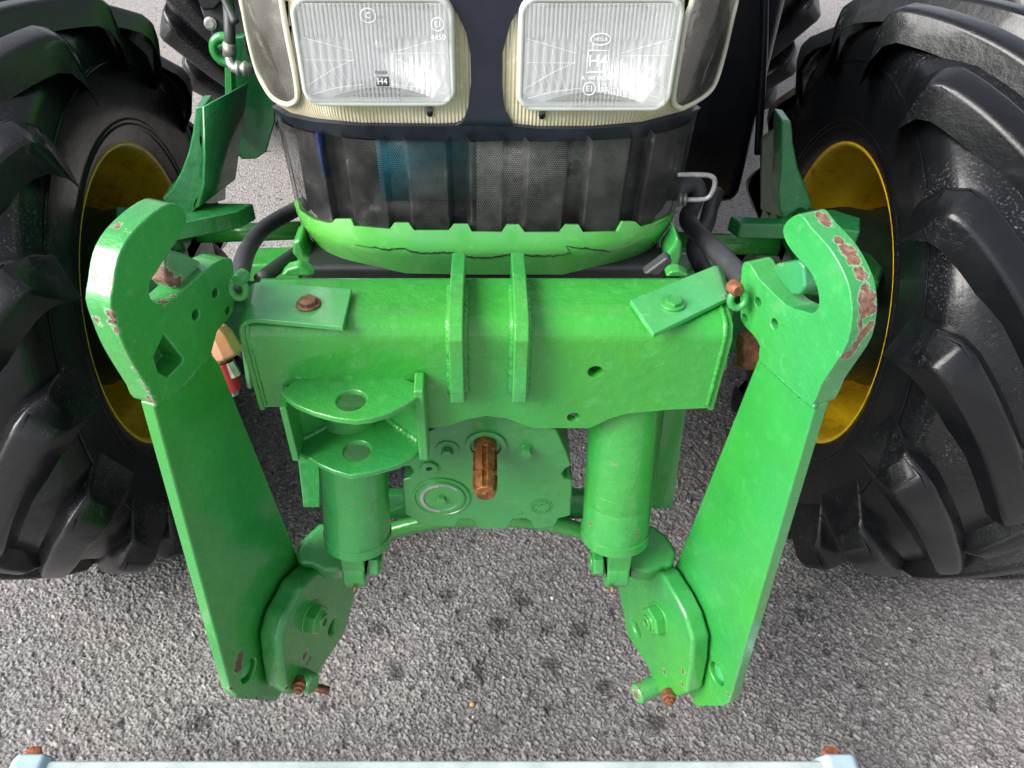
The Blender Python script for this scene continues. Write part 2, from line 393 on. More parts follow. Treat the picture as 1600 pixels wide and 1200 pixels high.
# ------------------------------------------------------------------ ground
def structure(o): o['kind'] = 'structure'; return o
X0, X1, Y0g, Y1g = -1.45, 1.45, .50, 2.02
def ring_sheet(name, z, mat):
    B = 60
    xs = [-B, X0+.01, X1-.01, B]; ys = [-B, Y0g+.01, Y1g-.01, B]
    v = [(x, y, z) for y in ys for x in xs]; f = []
    for j in range(3):
        for i in range(3):
            a = j*4+i; f.append((a, a+1, a+5, a+4))
    return mesh_obj(name, v, f, mat, None, False)
structure(ring_sheet('ground', -.006, M_ground))
def asphalt_relief():
    step = .0023; nx = int((X1-X0)/step); ny = int((Y1g-Y0g)/step)
    x = np.linspace(X0, X1, nx); y = np.linspace(Y0g, Y1g, ny)
    gx, gy = np.meshgrid(x, y)
    rng = np.random.RandomState(3)
    def worley(cell, warp):
        N = 1024; jx = rng.rand(N, N)*.9; jy = rng.rand(N, N)*.9; rv = rng.rand(N, N)
        px = (gx + warp)/cell; py = (gy - warp)/cell; ix = np.floor(px).astype(int); iy = np.floor(py).astype(int)
        f1 = np.full(gx.shape, 9.); f2 = np.full(gx.shape, 9.); val = np.zeros(gx.shape)
        for dx in (-1, 0, 1):
            for dy in (-1, 0, 1):
                cx = ix+dx; cy = iy+dy; a = cx % N; b = cy % N
                d = np.hypot(cx+jx[a, b]-px, cy+jy[a, b]-py)
                nearer = d < f1
                f2 = np.where(nearer, f1, np.minimum(f2, d)); val = np.where(nearer, rv[a, b], val); f1 = np.where(nearer, d, f1)
        return f1, f2, val
    warp = .002*np.sin(gx*310+3*np.sin(gy*170)) + .0015*np.sin(gy*420+gx*130)
    f1, f2, val = worley(.0080, warp); e = np.clip((f2-f1)/.26, 0, 1)
    tilt = np.sin(val*57.)*.30*(gx*0) + .0016*np.sin(val*91+gx*420)*np.cos(val*43+gy*400)
    g1, g2, val2 = worley(.0140, -warp); e2 = np.clip((g2-g1)/.4, 0, 1)
    which = (np.sin(gx*23+2*np.sin(gy*17))+np.sin(gy*29+2*np.sin(gx*13)))*.5
    # low frequency field deciding where coarse stones sit
    k = np.clip(.5+which*.9, .25, .9)
    s = lambda q: q*q*(3-2*q)
    h = s(e)*(.0014+.0034*val) + .0016*val2*s(e2) + tilt*s(e) + (k-k)+ .0007*rng.rand(*gx.shape)
    pit = np.clip((np.sin(gx*61+4*np.sin(gy*37))*np.sin(gy*53+4*np.sin(gx*41)) - .80)*5, 0, 1)
    h = h - .0035*pit
    edge = np.minimum.reduce([gx-X0, X1-gx, gy-Y0g, Y1g-gy]); h = h*np.clip(edge/.02, 0, 1) - .006*(edge < .0025)
    V = np.stack([gx, gy, h], -1).reshape(-1, 3).astype(np.float32)
    me = bpy.data.meshes.new('asphalt_surface'); nv = nx*ny; nf = (nx-1)*(ny-1)
    me.vertices.add(nv); me.vertices.foreach_set('co', V.ravel())
    idx = np.arange(nv).reshape(ny, nx); q = np.stack([idx[:-1, :-1], idx[:-1, 1:], idx[1:, 1:], idx[1:, :-1]], -1).reshape(-1, 4)
    me.loops.add(nf*4); me.loops.foreach_set('vertex_index', q.ravel().astype(np.int32))
    me.polygons.add(nf); me.polygons.foreach_set('loop_start', np.arange(0, nf*4, 4, dtype=np.int32))
    me.polygons.foreach_set('use_smooth', np.ones(nf, dtype=bool)); me.update(calc_edges=True)
    ca = me.color_attributes.new('chip', 'FLOAT_COLOR', 'POINT')
    vv = val*.6+val2*.4; vv = np.where(val > .994, 1, vv*.98); ga = 1-s(e)
    c4 = np.stack([vv, ga, pit, np.ones_like(vv)], -1).astype(np.float32); ca.data.foreach_set('color', c4.ravel())
    o = bpy.data.objects.new('asphalt_surface', me); COL.objects.link(o); me.materials.append(M_groundp)
    structure(o)
asphalt_relief()

# ------------------------------------------------------------------ TRACTOR
T = bpy.data.objects.new('tractor', None); COL.objects.link(T)
T['label'] = 'green tractor with yellow rims, twin headlights and a green front linkage folded up'
T['category'] = 'tractor'
def part(name, loc=(0, 0, 0), parent=T):
    o = bpy.data.objects.new(name, None); COL.objects.link(o); o.parent = parent; o.location = loc; return o

# ---- wheels
def wheel(side, cx, cy, cz, S, toe, nlug, phase, width, inner=0.0, cam_=0.0):
    """side=+1 right / -1 left; S scales the radius; local +x points away from the tractor"""
    w = part('wheel', (side*cx, cy, cz)); w.rotation_euler = (0, -side*cam_, side*toe)
    sg = side
    R = .622*S; ti = .17*width/.48
    # tyre carcass (x outward, radius)
    hw = width/2; c0 = .172*width/.48
    half = [(hw-.068, .333*S), (hw-.061, .345*S), (hw-.052, .375*S), (hw-.044, .42*S), (hw-.040, .47*S), (hw-.044, .52*S), (hw-.055, .553*S), (hw-.085, .572*S), (hw*.5, .583*S), (0, .587*S)]
    prof = [(c0-a, r) for a, r in half] + [(c0+a, r) for a, r in half[-2::-1]]
    prof2 = []
    for i in range(len(prof)-1):
        prof2 += [prof[i], ((prof[i][0]+prof[i+1][0])/2, (prof[i][1]+prof[i+1][1])/2)]
    prof2.append(prof[-1])
    bm = bmesh.new(); add_lathe(bm, (0, 0, 0), (sg, 0, 0), prof2, 128, caps=False)
    # thin moulded rings on the side wall near the bead
    for rr, xx in ((.372*S, c0-hw+.053), (.382*S, c0-hw+.051), (.500*S, c0-hw+.042)):
        add_lathe(bm, (0, 0, 0), (sg, 0, 0), [(xx-.001, rr-.004), (xx-.004, rr), (xx-.001, rr+.004)], 128, caps=False)
    bm_obj('tyre', bm, M_tyre, w)
    # rim
    rp = [(.014, .332*S), (.000, .341*S), (-.004, .336*S), (.000, .328*S), (.014, .322*S), (.034, .316*S), (.075, .312*S), (.095, .296*S), (.115, .282*S),
          (.22, .278*S), (.235, .27*S), (.245, .24*S), (.215, .20*S), (.205, .15*S), (.205, .12*S)]
    rp = [(a*width/.48, r) for a, r in rp]
    bm = bmesh.new(); add_lathe(bm, (0, 0, 0), (sg, 0, 0), rp, 96, caps=False)
    back = [(a, r) for a, r in ((.345*width/.48, .332*S), (.350*width/.48, .341*S), (.340*width/.48, .326*S), (.30*width/.48, .312*S), (.24*width/.48, .284*S))]
    add_lathe(bm, (0, 0, 0), (sg, 0, 0), back, 96, caps=False)
    r_ = bm_obj('rim', bm, M_rim, w)
    bm = bmesh.new(); add_lathe(bm, (0, 0, 0), (sg, 0, 0), [(-.02, .13*S), (.06, .15*S), (.10, .20*S), (.16, .21*S), (.195, .18*S), (.26, .12*S), (.30, .09*S)], 32)
    bm_obj('hub', bm, M_darkhub if S < 1.2 else M_rim, w)
    # lugs: one mesh per side of the chevron, shared
    def lug_mesh(outer):
        n = 15; bm = bmesh.new(); rings = []
        for i in range(n+1):
            t = i/n
            a = hw - .020 - t*(hw - .004)                # distance from centre plane, outer end -> just past the middle
            ang = .62*(t**1.25)*(width/.48)/S*.93
            # height of top over the axis: follows crown; end drops down the side wall
            top = R - .010*(a/hw)**2*S - (max(0, .10-t)/.10)**1.3*.045*S
            foot = (.587 - .018*(a/hw)**2)*S - (max(0, .16-t)/.16)**1.2*.085*S - .012
            drop = 0.0
            if t > .93: top -= (t-.93)/.07*.02*S
            wt = (.021 + .009*(1-t))*S; wb = (.044 + .012*(1-t))*S
            # direction in (axial, tangential)
            da = -(hw+.02)/n; dt = (.62*((t+.01)**1.25-(t)**1.25)/.01*(width/.48)/S*.93)*R/n
            L = math.hypot(da, dt); nx_, nt_ = -dt/L, da/L     # normal across the bar
            ring = []
            for (off, hh) in ((-wb, foot), (-wt*1.28, top-.016*S), (-wt, top-.002*S), (-wt*.6, top), (wt*.6, top), (wt, top-.002*S), (wt*1.28, top-.016*S), (wb, foot)):
                aa = a + nx_*off*(1 if outer else 1); tt = ang + nt_*off/R
                xx = c0 + (aa if outer else -aa); th_ = tt
                ring.append(bm.verts.new((sg*xx, -math.cos(th_)*hh, math.sin(th_)*hh*-1)))
            rings.append(ring)
        for a_, b_ in zip(rings, rings[1:]):
            for k in range(7): bm.faces.new((a_[k], a_[k+1], b_[k+1], b_[k]))
        bm.faces.new(rings[0]); bm.faces.new(rings[-1][::-1])
        bmesh.ops.recalc_face_normals(bm, faces=bm.faces)
        me = bpy.data.meshes.new('tread_lug'); bm.to_mesh(me); bm.free()
        me.polygons.foreach_set('use_smooth', [True]*len(me.polygons)); me.materials.append(M_tyre); return me
    for outer in (False, True):
        me = lug_mesh(outer)
        for k in range(nlug):
            o = bpy.data.objects.new('tread_lug', me); COL.objects.link(o); o.parent = w
            o.rotation_euler = (phase + 2*PI*(k + (.5 if outer else 0))/nlug, 0, 0)
            m = o.modifiers.new('edge', 'BEVEL'); m.width = .011; m.segments = 3; m.limit_method = 'ANGLE'; m.angle_limit = math.radians(32); m.harden_normals = True
    return w
WL = wheel(-1, .772, 1.444, .582, 1.0, -.055, 16, .10, .48)
WR = wheel(1, .772, 1.444, .582, 1.0, -.055, 16, -.09, .48)
wheel(-1, .86, 3.95, .86, 1.40, 0, 21, .1, .50)
wheel(1, .86, 3.95, .86, 1.40, 0, 21, .0, .50)

# sidewall lettering (worn, unreadable ghost of raised letters left out)

# ---- hood nose
NE = 3.4
def nose_hw(z): return np.interp(z, [1.10, 1.165, 1.205, 1.29, 1.45], [.290, .318, .334, .342, .346])
def nose_Y(x, z, off):
    hw = nose_hw(z) + off; q = np.minimum(abs(x)/hw, .9995)
    return .985 + np.maximum(0, 1.19-z)*.25 + np.maximum(0, z-1.36)*.5 - off + .23*(1-(1-q**NE)**(1/NE))
DG = np.arange(.75, 1.62, .006)
def _hits(px, py, fn, hwf, off):
    u = (600-py)/F; rx, ry, rz = (px-760)/F, CT+u*ST, -ST+u*CT
    def test(d):
        x, y, z = rx*d, ry*d, H+rz*d
        return (abs(x) < hwf(z)+off) & (y >= fn(x, z, off))
    T_ = np.stack([test(np.full_like(px, d)) for d in DG]); ok = T_.any(0); i = T_.argmax(0)
    hi = DG[i]; lo = hi-.006
    for _ in range(12):
        m = (lo+hi)/2; t = test(m); hi = np.where(t, m, hi); lo = np.where(t, lo, m)
    return ok, hi
def surf_pts(px, py, fn, hwf, off=0.0):
    """pixels of the photograph -> points of a real curved surface; pixels past its silhouette stop at its rim"""
    px = np.array(px, float); py = np.array(py, float)
    ok, d = _hits(px, py, fn, hwf, off); pulled = ~ok
    if pulled.any():
        j = np.where(pulled)[0]; bad = px[j].copy(); y = py[j]; good = bad.copy(); dd = d[j]; todo = np.ones(len(j), bool); q = bad.copy()
        for _ in range(16):
            q = np.where(todo, q+np.copysign(7., 760-q), q); o2, d2 = _hits(q, y, fn, hwf, off)
            new = todo & o2; good = np.where(new, q, good); dd = np.where(new, d2, dd); todo &= ~o2; bad = np.where(todo, q, bad)
            if not todo.any(): break
        for _ in range(6):
            m = (bad+good)/2; o2, d2 = _hits(m, y, fn, hwf, off); good = np.where(o2, m, good); dd = np.where(o2, d2, dd); bad = np.where(o2, bad, m)
        px[j] = good; d[j] = dd
    return [CAM+ray(a, b)*c for a, b, c in zip(px, py, d)], pulled
def on_surf(px, py, fn, hwf, off=0.0): return surf_pts([px], [py], fn, hwf, off)[0][0]
def dense(a, b, n, pw=1.0):
    out = []
    for i in range(n+1):
        t = i/n; out.append(a+(b-a)*(.5-.5*math.cos(PI*t)))
    return out
def patch(name, grid, surf, mat, parent, thick=.006, keep=None, uvs=True, bev=.0015):
    """grid[i][j] = pixel; mapped on the real surface, given thickness"""
    ni, nj = len(grid), len(grid[0]); V, pl = surf_pts([g[0] for r in grid for g in r], [g[1] for r in grid for g in r], *surf)
    Fc = []
    for i in range(ni-1):
        for j in range(nj-1):
            if keep:
                cx = sum(grid[i+a][j+b][0] for a in (0, 1) for b in (0, 1))/4; cy = sum(grid[i+a][j+b][1] for a in (0, 1) for b in (0, 1))/4
                if not keep(cx, cy): continue
            a = i*nj+j
            if int(pl[a])+int(pl[a+1])+int(pl[a+nj])+int(pl[a+nj+1]) >= 3: continue
            Fc.append((a, a+1, a+nj+1, a+nj))
    me = bpy.data.meshes.new(name); me.from_pydata([tuple(v) for v in V], [], Fc)
    bm = bmesh.new(); bm.from_mesh(me)
    s = sum((f.normal.dot(CAM-f.calc_center_median()) for f in bm.faces))
    if s < 0: bmesh.ops.reverse_faces(bm, faces=bm.faces)
    if uvs:
        ul = bm.loops.layers.uv.new('UVMap')
        for f in bm.faces:
            for l_ in f.loops:
                c = l_.vert.co; l_[ul].uv = (c.x*.8 + math.copysign(max(0, c.y-1.0), c.x), c.z)
    bmesh.ops.delete(bm, geom=[v for v in bm.verts if not v.link_faces], context='VERTS')
    bm.to_mesh(me); bm.free()
    me.polygons.foreach_set('use_smooth', [True]*len(me.polygons)); me.materials.append(mat)
    o = bpy.data.objects.new(name, me); COL.objects.link(o); o.parent = parent
    if thick:
        m = o.modifiers.new('t', 'SOLIDIFY'); m.thickness = thick; m.offset = -1
        if bev: bevel(o, bev, 2, 50)
    return o
def cols(xs, top, bot, n):
    tx, ty = zip(*top); bx, by = zip(*bot)
    return [[(x, np.interp(x, tx, ty)*(1-j/n) + np.interp(x, bx, by)*j/n) for j in range(n+1)] for x in xs]
def rows(ys, lef, rig, n):
    ly, lx = zip(*lef); ry, rx = zip(*rig)
    return [[(np.interp(y, ly, lx)*(1-j/n) + np.interp(y, ry, rx)*j/n, y) for j in range(n+1)] for y in ys]
def nose(off): return (nose_Y, nose_hw, off)
VT = -70
hood = part('hood', (0, 0, 0))
# boundaries in the photograph
LB_bot = [(352, VT), (366, 0), (382, 70), (395, 129), (411, 162), (450, 184), (491, 192), (560, 198), (684, 199), (712, 197), (725, 191), (733, 170), (738, 120)]
LB_top = [(352, VT), (690, VT), (702, 0), (716, 20), (730, 50), (737, 85), (738, 118)]
RB_bot = [(783, 132), (786, 170), (801, 198), (842, 203), (925, 203), (1007, 197), (1076, 181), (1115, 162), (1128, 137), (1145, 82), (1156, 14), (1168, VT)]
RB_top = [(783, 84), (796, 36), (818, 0), (832, VT), (1168, VT)]
lampL = [(460, 4), (712, 9), (713, 160), (479, 160)]; lampR = [(809, 4), (1062, 7), (1046, 171), (807, 166)]
def inside(poly, x, y, sh=0):
    cx = sum(p[0] for p in poly)/4; cy = sum(p[1] for p in poly)/4; ok = True
    for (ax, ay), (bx, by) in zip(poly, poly[1:]+poly[:1]):
        ax, ay, bx, by = ax+(cx-ax)*sh, ay+(cy-ay)*sh, bx+(cx-bx)*sh, by+(cy-by)*sh
        if (bx-ax)*(y-ay)-(by-ay)*(x-ax) < 0: ok = False
    return ok
cornL = [(376, VT), (440, VT), (466, 150), (446, 163), (400, 125)]; cornR = [(1080, VT), (1158, VT), (1122, 140), (1066, 168), (1050, 160)]
def pin(poly, x, y):
    c = False; n = len(poly)
    for i in range(n):
        (ax, ay), (bx, by) = poly[i], poly[(i+1) % n]
        if (ay > y) != (by > y) and x < (bx-ax)*(y-ay)/(by-ay)+ax: c = not c
    return c
for (bt, tp, lamp, corn, x0, x1) in ((LB_bot, LB_top, lampL, cornL, 353, 737.5), (RB_bot, RB_top, lampR, cornR, 783.5, 1167)):
    g = cols(dense(x0, x1, 110), tp, bt, 60)
    patch('lamp_bezel', g, nose(-.002), M_cream, hood, .004,
          keep=lambda x, y, L=lamp, C=corn: not inside(L, x, y, .07) and not (pin(C, x, y)))
    patch('lamp_backing', g, nose(-.085), M_black, hood, .002)
# navy moulding: centre bar and lower lip
g = rows(list(np.linspace(VT, 199, 50)), [(VT, 688), (0, 700), (20, 714), (50, 728), (85, 735), (130, 736), (170, 731), (191, 723), (199, 705)],
         [(VT, 834), (0, 820), (36, 798), (84, 785), (132, 785), (170, 788), (198, 803)], 24)
patch('nose_moulding', g, nose(.004), M_navy, hood, .03, bev=.005)
lipb = [(352, VT), (359, 0), (374, 70), (388, 129), (404, 160), (409, 166), (436, 188), (477, 203), (532, 214), (601, 218), (700, 220), (925, 220), (1007, 214), (1062, 203), (1104, 184), (1120, 160), (1135, 137), (1152, 82), (1163, 14), (1172, VT)]
lipt = [(352, VT-4), (366, -4), (382, 66), (395, 124), (411, 159), (450, 182), (491, 190), (560, 196), (684, 197), (712, 196), (760, 197), (801, 197), (842, 201), (925, 201), (1007, 195), (1076, 178), (1115, 159), (1128, 132), (1145, 77), (1156, 9), (1168, VT-4)]
g = cols(dense(380, 1149, 130), lipt, lipb, 6)
patch('lower_lip', g, nose(.004), M_lip, hood, .012, bev=.004)
# hood skin going back over the engine
bm = bmesh.new(); rings = []
for (y, hw, zt) in ((1.12, .330, 1.39), (1.26, .343, 1.43), (1.5, .352, 1.50), (2.2, .36, 1.58), (3.1, .37, 1.64)):
    sec = [(-hw, 1.20), (-hw, zt-.10), (-hw+.03, zt-.04), (-hw+.09, zt), (0, zt+.02), (hw-.09, zt), (hw-.03, zt-.04), (hw, zt-.10), (hw, 1.20)]
    rings.append([bm.verts.new((a, y, b)) for a, b in sec])
for a, b in zip(rings, rings[1:]):
    for k in range(8): bm.faces.new((a[k], a[k+1], b[k+1], b[k]))
o = bm_obj('hood_panel', bm, M_band, hood); m = o.modifiers.new('t', 'SOLIDIFY'); m.thickness = .004
# front cap above the lamps (out of frame)
bm = bmesh.new(); rings = []
for i in range(9):
    t = i/8; zt = 1.365+.085*math.sin(t*PI/2); back = .28*(1-math.cos(t*PI/2)); rr = []
    for k in range(25):
        a = -1+2*k/24; x = a*.349; y = .99 + back + (.30-back*.0)*(1-(1-min(abs(a), .9995)**3)**(1/3))
        rr.append(bm.verts.new((x, min(y, 1.29), zt)))
    rings.append(rr)
for a, b in zip(rings, rings[1:]):
    for k in range(24): bm.faces.new((a[k], a[k+1], b[k+1], b[k]))
o = bm_obj('hood_cap', bm, M_band, hood); m = o.modifiers.new('t', 'SOLIDIFY'); m.thickness = .004

# screws slots under the lamps
for (a, b) in ((671, 168), (847, 172)):
    p = on_surf(a, b, nose_Y, nose_hw, .000)
    lathe('adjuster_screw', p+Vector((0, .006, .0)), (0, -1, -.2), [(0, .0045), (.008, .0045), (.010, .003)], M_darkmark, hood, 12)
    prism('screw_slot', [p+Vector((dx, -.0015, dz)) for dx, dz in arc2(0, 0, .004, 0, 180, 6)+arc2(0, -.008, .004, 180, 360, 6)], (0, .003, 0), M_black, hood, 0)

# ---- headlights
def text(name, body, size, loc, mat, parent, ext=.0004, align='CENTER'):
    cu = bpy.data.curves.new(name, 'FONT'); cu.body = body; cu.size = size; cu.extrude = ext; cu.align_x = align; cu.align_y = 'CENTER'
    o = bpy.data.objects.new(name, cu); COL.objects.link(o)
    bpy.context.view_layer.update()
    me = bpy.data.meshes.new_from_object(o.evaluated_get(bpy.context.evaluated_depsgraph_get())); bpy.data.objects.remove(o)
    me.transform(Matrix.Rotation(PI/2, 4, 'X')); me.materials.clear(); me.materials.append(mat)
    o = bpy.data.objects.new(name, me); COL.objects.link(o); o.location = loc; o.parent = parent; return o
def headlight(cpx, cpy, w, h, tilt, kind):
    YL = .972; c = AY(cpx, cpy, YL)
    L = part('headlight', c)
    # rim of the glass
    out = rrect(w, h, .022); inn = rrect(w-.0085, h-.0078, .015)
    bm = bmesh.new(); lay = [(out, .030), (out, .002), ([(a*.985, b*.98) for a, b in out], -.002), ([(a*1.03, b*1.04) for a, b in inn], -.002), (inn, .001), (inn, .012)]
    rs = [[bm.verts.new((a, y, b)) for a, b in pts] for pts, y in lay]
    for r1, r2 in zip(rs, rs[1:]):
        for k in range(len(r1)): bm.faces.new((r1[k], r1[(k+1) % len(r1)], r2[(k+1) % len(r1)], r2[k]))
    bm_obj('lamp_rim', bm, M_lamprim, L)
    # second outline line on the rim
    # fluted glass
    nx, nz = 200, 44; W, Hh = w-.0082, h-.0075; V = []; Fc = []
    for j in range(nz+1):
        for i in range(nx+1):
            x = -W+2*W*i/nx; z = -Hh+2*Hh*j/nz; u = x/W; v = z/Hh
            if abs(u) < .32 or v > .35: fl = math.sin(x*2*PI/.0052)*.00050
            elif v < -.72: fl = math.sin(x*2*PI/.0036)*.0003*math.sin(z*2*PI/.004)
            else: fl = abs(math.sin((x - .006*v*v*math.copysign(1, x))*PI/.0105))*.0011 + .010*abs(((x/.0105) % 1)-.5)*.012
            arcl = v - (.34 + .10*math.cos(u*2.6))
            fl += .0006 if arcl > 0 else 0
            V.append((x, -.0005 - .0025*(1-u*u)*(1-v*v) + fl, z))
    for j in range(nz):
        for i in range(nx): a = j*(nx+1)+i; Fc.append((a, a+1, a+nx+2, a+nx+1))
    o = mesh_obj('lens', V, Fc, M_lens, L)
    m = o.modifiers.new('t', 'SOLIDIFY'); m.thickness = .0028; m.offset = 1
    for v in o.data.polygons: pass
    # reflector: paraboloid cut by a box, flat top and bottom
    nx, nz = 160, 40; V = []; Fc = []; fo = .030
    for j in range(nz+1):
        for i in range(nx+1):
            x = -W+2*W*i/nx; z = -Hh+2*Hh*j/nz
            y = .075 - (x*x*1.0 + z*z)/(4*fo)
            y += .0007*math.sin(x*2*PI/.0075)*(1 if abs(x)>.012 else 0) + .0004*math.sin(z*300+x*90)
            V.append((x, max(.012, y), z))
    for j in range(nz):
        for i in range(nx): a = j*(nx+1)+i; Fc.append((a, a+1, a+nx+2, a+nx+1))
    mesh_obj('reflector', V, Fc, M_chrome, L)
    lathe('bulb', (0, .072, 0), (0, -1, 0), [(0, .010), (.012, .010), (.014, .008), (.030, .008), (.033, .006), (.040, .006), (.042, .003)], M_chrome, L, 20)
    lathe('bulb_base', (0, .074, 0), (0, -1, 0), [(0, .022), (.004, .022), (.005, .019)], M_chrome, L, 24)
    yf = -.0064
    bm = bmesh.new()
    def ln(pts, r=.00017): add_tube(bm, [(a*W, yf+.0006+.0018*a*a, b*Hh) for a, b in pts], r, 5, caps=False)
    for sg_ in (-1, 1):
        ln([(sg_*(.30+.68*k/10), .36-.30*(1-(k/10))**1.0*.9) for k in range(11)])
        for k in range(4):
            a0 = .50+.12*k; ln([(sg_*a0, .30-.25*(1-(a0-.3)/.68)), (sg_*(a0+.01), -.1), (sg_*(a0-.03-.01*k), -.38), (sg_*(a0-.10-.012*k), -.66)])
        ln([(sg_*.30, -.08), (sg_*.62, -.30), (sg_*.97, -.62)]); ln([(sg_*.2, -.60), (sg_*.6, -.68), (sg_*.93, -.82)])
    ln([(-.97, -.10), (-.3, -.10)]); ln([(.97, .04), (.3, .04)])
    o = bm_obj('moulded_lines', bm, M_matglass, L); o['kind'] = 'stuff'
    def ring(name, cx, cz, r, sx=1, wdt=.0006):
        bm = bmesh.new()
        pts = [(cx+r*sx*math.cos(a*2*PI/28), yf, cz+r*math.sin(a*2*PI/28)) for a in range(29)]
        add_tube(bm, pts, wdt, 6, caps=False); bm_obj(name, bm, M_matglass, L)
    if kind == 'R':
        ring('emblem_ring', .001, .022, .0068, 1.75)
        text('lettering', 'HELLA', .0058, (.001, yf, .022), M_matglass, L)
        sq = [(-.0125, -.017), (.0125, -.017), (.0125, .009), (-.0125, .009), (-.0125, -.017)]
        bm = bmesh.new(); add_tube(bm, [(a, yf, b) for a, b in sq], .0006, 6); bm_obj('emblem_frame', bm, M_matglass, L)
        text('lettering', 'H4', .020, (0, yf, -.004), M_matglass, L)
        text('lettering', 'A  HR HC/R', .0068, (-.001, yf, -.0245), M_matglass, L)
        ring('emblem_ring', -.0075, -.0375, .0078); text('lettering', 'E1', .0098, (-.0075, yf, -.0375), M_matglass, L)
        text('lettering', '12,5', .0075, (.010, yf, -.0385), M_matglass, L)
    else:
        ring('emblem_ring', -.004, .046, .0080, 1.15, .0004)
        text('lettering', 'C', .009, (-.004, yf, .046), M_matglass, L)
        ring('emblem_ring', .078, .036, .0075); text('lettering', 'E1', .0088, (.078, yf, .036), M_matglass, L)
        text('lettering', '4450', .0088, (.078, yf, .021), M_matglass, L)
        text('lettering', 'PARK', .0068, (.006, yf, -.0205), M_darkmark, L)
        prism('emblem_frame', [(.006+a, yf+.0006, -.0315+b) for a, b in rrect(.0085, .006, .001, 2)], (0, .0004, 0), M_darkmark, L, 0)
        text('lettering', 'H4', .0105, (.006, yf-.0002, -.0315), M_matglass, L)
    return L
headlight(587, 84, .0975, .0660, 0, 'L')
headlight(934, 88, .0985, .0690, 0, 'R')

# ---- corner lamps
def corner(lef, rig, name='corner_lamp'):
    C = part(name)
    ys = list(np.linspace(VT, lef[-1][0], 34))
    g = rows(ys, lef, rig, 16)
    patch('cover_glass', g, nose(.002), M_clear, C, .0025)
    g2 = rows(ys, [(a, b) for a, b in lef], rig, 12)
    patch('lamp_housing', g2, nose(-.030), M_lampback, C, .002)
    # frame around the glass
    path = [(b, a) for a, b in lef] + [(b, a) for a, b in rig[::-1]]
    pts = [on_surf(x, y, nose_Y, nose_hw, .002) for x, y in path]
    bm = bmesh.new(); add_tube(bm, smooth_path(pts, 4), .0038, 8); bm_obj('glass_frame', bm, M_cream2, C)
    # prismatic strip on the inner side
    return C
cl = corner([(VT, 366), (0, 378), (60, 389), (110, 402), (135, 414), (150, 424), (158, 434), (163, 448)], [(VT, 432), (0, 440), (60, 450), (110, 460), (145, 465), (158, 462), (163, 452)])
cr = corner([(VT, 1090), (0, 1082), (30, 1072), (100, 1060), (150, 1052), (164, 1055), (168, 1062)], [(VT, 1162), (0, 1150), (30, 1143), (90, 1130), (130, 1119), (150, 1100), (168, 1068)])
def strip(parent, a, b, n, wd):
    bm = bmesh.new()
    for i in range(n):
        x0, y0 = a[0]+(b[0]-a[0])*i/n, a[1]+(b[1]-a[1])*i/n; x1, y1 = a[0]+(b[0]-a[0])*(i+.55)/n, a[1]+(b[1]-a[1])*(i+.55)/n
        p = [on_surf(x0-wd, y0, nose_Y, nose_hw, -.004), on_surf(x0+wd, y0, nose_Y, nose_hw, -.004), on_surf(x1+wd, y1, nose_Y, nose_hw, -.004), on_surf(x1-wd, y1, nose_Y, nose_hw, -.004)]
        add_prism(bm, p, (0, .004, 0))
    o = bm_obj('prism_strip', bm, M_lamprim, parent, False); o['kind'] = 'stuff'
strip(cl, (434, 10), (457, 146), 46, 4.5); strip(cr, (1076, 36), (1059, 150), 40, 4.5)

# ---- perforated grille
gr = part('grille')
def gx(px): return (px-760)*1.108/F
ribs = [(455, 517), (555, 609), (646, 703), (737, 784), (820, 876), (911, 967), (1003, 1062)]
ribs = [(gx(a), gx(b)) for a, b in ribs]
def corr(x):
    for a, b in ribs:
        if a-.006 <= x <= b+.006:
            return min(1, (x-(a-.006))/.006, ((b+.006)-x)/.006)
    return 0
GHW = .317
def grille():
    xs = list(np.linspace(-GHW*.985, GHW*.985, 420)); zs = list(np.linspace(1.0, 1.168, 8)); V = []; uv = []
    arc = 0; prev = None
    P = []
    for x in xs:
        q = abs(x)/GHW; yb = .24*(1-(1-q**3.4)**(1/3.4)); y = yb - .022*corr(x)
        P.append((x, y))
        if prev is not None: arc += math.hypot(x-prev[0], y-prev[1])
        prev = (x, y); uv.append(arc)
    bk = [(x*.965, .990+.035+yy-0*x, z) for (x, yy) in [(p[0], (.24*(1-(1-(abs(p[0])/GHW)**3.4)**(1/3.4)))) for p in P[::6]] for z in (.99, 1.165)]
    mesh_obj('inner_baffle', bk, [(2*i, 2*i+2, 2*i+3, 2*i+1) for i in range(len(bk)//2-1)], M_black, gr)
    # side walls going back
    sides = [(-GHW*.985-.002, P[0][1]+.10)] ; 
    Fc = []; U = []
    nz = len(zs)
    for i, (x, y) in enumerate(P):
        for z in zs: V.append((x*(1+.10*(z-1.05)), .990+y, z)); U.append((uv[i], z))
    for i in range(len(P)-1):
        for j in range(nz-1): a = i*nz+j; Fc.append((a, a+nz, a+nz+1, a+1))
    o = mesh_obj('perforated_sheet', V, Fc, M_grille, gr)
    ul = o.data.uv_layers.new(name='UVMap')
    for l_ in o.data.loops: ul.data[l_.index].uv = U[l_.vertex_index]
grille()
M_teal = plain('teal cooler', (.03, .19, .26), .35, 0, 30, .4); M_blue = plain('blue cap', (.02, .06, .42), .4)
M_alu = plain('dusty cooler fins', (.24, .25, .24), .4, .3, 90, .45, .5, 300)
box('cooler', (AY(600, 355, 1.012).x, 1.012, 1.06), (AY(742, 355, 1.012).x, 1.03, 1.175), M_teal, gr, 0)
box('cooler_foot', (AY(590, 355, 1.012).x, 1.014, .98), (AY(742, 355, 1.012).x, 1.032, 1.062), M_black, gr, 0)
